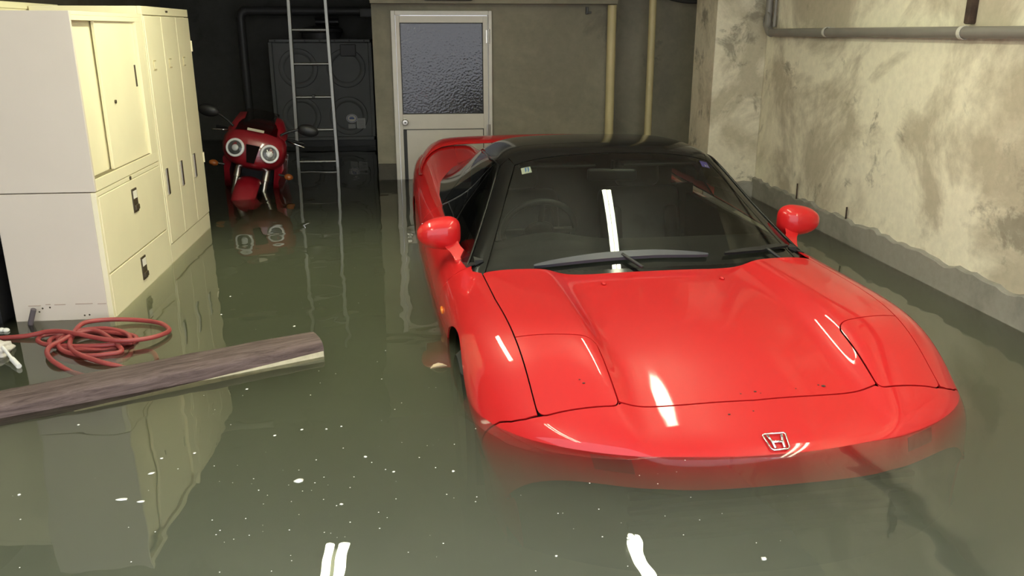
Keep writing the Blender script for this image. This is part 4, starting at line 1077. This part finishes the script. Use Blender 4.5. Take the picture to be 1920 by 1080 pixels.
pts += [hp(*q) for q in ((1050, 400, .022), (820, 430, .024), (650, 500, .020), (545, 550, .018), (505, 610, .016), (545, 680, .014), (640, 728, .006), (760, 752, -.010), (1000, 765, -.030), (1250, 740, -.040))]
bm = BM(); add_tube(bm, cat_spline(pts, 6), .0095, 10)
tag(obj('hose', bm, M['hose'], None, smooth=True), 'coiled red rubber hose floating at the foot of the cabinets', 'hose')
# stub, rag, stick
bm = BM(); add_tube(bm, [(-1.665, 3.475, W-.05), (-1.655, 3.472, W+.01), (-1.632, 3.468, W+.068)], .011, 12)
tag(obj('pipe_stub', bm, plain('grey_stub', (.12, .10, .11), .5), None, autosmooth=40), 'short grey pipe stub poking up beside the filing cabinet', 'pipe')
rc = Vector(hp(-15, 575, .010))
bm = BM(); bmesh.ops.create_icosphere(bm, subdivisions=4, radius=1)
for v in bm.verts:
    c = v.co; k = 1 + .16*math.sin(5*c.x+1)*math.cos(4*c.y) + .10*math.sin(9*c.z + 3*c.y) + .06*math.sin(13*c.x)
    v.co = rc + Vector((c.x*.048, c.y*.055, c.z*.034))*k
tag(obj('wet_rag', bm, M['white_cloth'], None, smooth=True), 'crumpled pale wet rag floating beside the hose coil', 'rag')
r0, r1, r2 = Vector(hp(45, 600, .034)), Vector(hp(140, 685, .016)), Vector(hp(205, 738, .008))
bm = BM(); add_tube(bm, [r0, r1], .0060, 10); add_tube(bm, [r1 - (r2-r1)*.05, r2], .0095, 12)
tag(obj('white_rod', bm, M['white_plastic'], None, autosmooth=40), 'short white plastic rod lying across the pale rag', 'rod')
bm = BM()
for k in range(5):
    add_ellipsoid(bm, (-1.80+.02*k, 3.40+.006*math.sin(3*k), W+.004), (.014, .012, .010), 10, 7)
tag(obj('foam_scrap', bm, M['foam'], None, smooth=True), 'white foam scrap in the dark gap left of the filing cabinet', 'foam')
# flecks on the water
lf = px_water(822, 690); bm = BM()
outl = [(-.030, 0), (-.018, .010), (0, .013), (.018, .008), (.032, -.002), (.016, -.010), (-.004, -.011), (-.02, -.007)]
a = [bm.verts.new((x, y, .004+.9*abs(y)+.12*x)) for x, y in outl]; b_ = [bm.verts.new((x, y, .001+.9*abs(y)+.12*x)) for x, y in outl]
bm.faces.new(a); bm.faces.new(b_[::-1])
for i in range(8): bm.faces.new((b_[i], b_[(i+1) % 8], a[(i+1) % 8], a[i]))
o = obj('dead_leaf', bm, M['leaf']); o.location = lf; tag(o, 'curled pale dead leaf floating beside the front wheel arch', 'leaf')
def fleck(x, y, r, el, rz, label, group=None):
    bm = BM(); bmesh.ops.create_icosphere(bm, subdivisions=2, radius=1)
    for v in bm.verts:
        k = 1 + .3*math.sin(7*v.co.x+rz*3) * math.cos(6*v.co.y+rz); v.co = Vector((v.co.x*r*el*k, v.co.y*r*k, v.co.z*r*.35))
    o = obj('foam_fleck', bm, M['foam'], None, smooth=True); o.location = px_water(x, y) + Vector((0, 0, .001)); o.rotation_euler = (0, 0, rz)
    return tag(o, label, 'foam', group)
fleck(560, 902, .010, 1.3, .2, 'lumpy white foam fleck, the largest on the open water')
fleck(228, 937, .006, 2.6, 0, 'long thin white foam streak over the cabinet reflection')
fleck(264, 941, .005, 2.0, .1, 'short white foam streak next to the long thin streak')
fleck(284, 888, .005, 1.8, .5, 'small white foam sliver inside the pale cabinet reflection')
for (x, y, r) in ((685, 857, .0045), (738, 885, .0035), (850, 884, .004), (640, 946, .004), (1432, 1048, .006), (1043, 1043, .003), (1178, 1010, .004), (365, 850, .004), (303, 860, .004), (515, 817, .004), (566, 806, .004), (612, 805, .003), (36, 928, .004), (640, 800, .003), (463, 730, .004), (147, 797, .004), (125, 717, .005), (432, 556, .004), (415, 590, .004), (552, 612, .005)):
    fleck(x, y, r, 1.2, random.uniform(0, 3), 'tiny pale speck of foam drifting on the open water', 'specks on the open water')
bm = BM()
for k in range(160):
    p = px_water(random.uniform(380, 900), random.uniform(420, 1075)) if k % 3 else px_water(random.uniform(20, 1500), random.uniform(850, 1075))
    r = random.uniform(.0008, .002)
    bmesh.ops.create_icosphere(bm, subdivisions=1, radius=1, matrix=Matrix.Translation(p) @ Matrix.Diagonal((r*1.3, r, r*.4, 1)))
tag(obj('dust_specks', bm, M['foam']), 'fine pale dust scattered over the water surface', 'dust', kind='stuff')
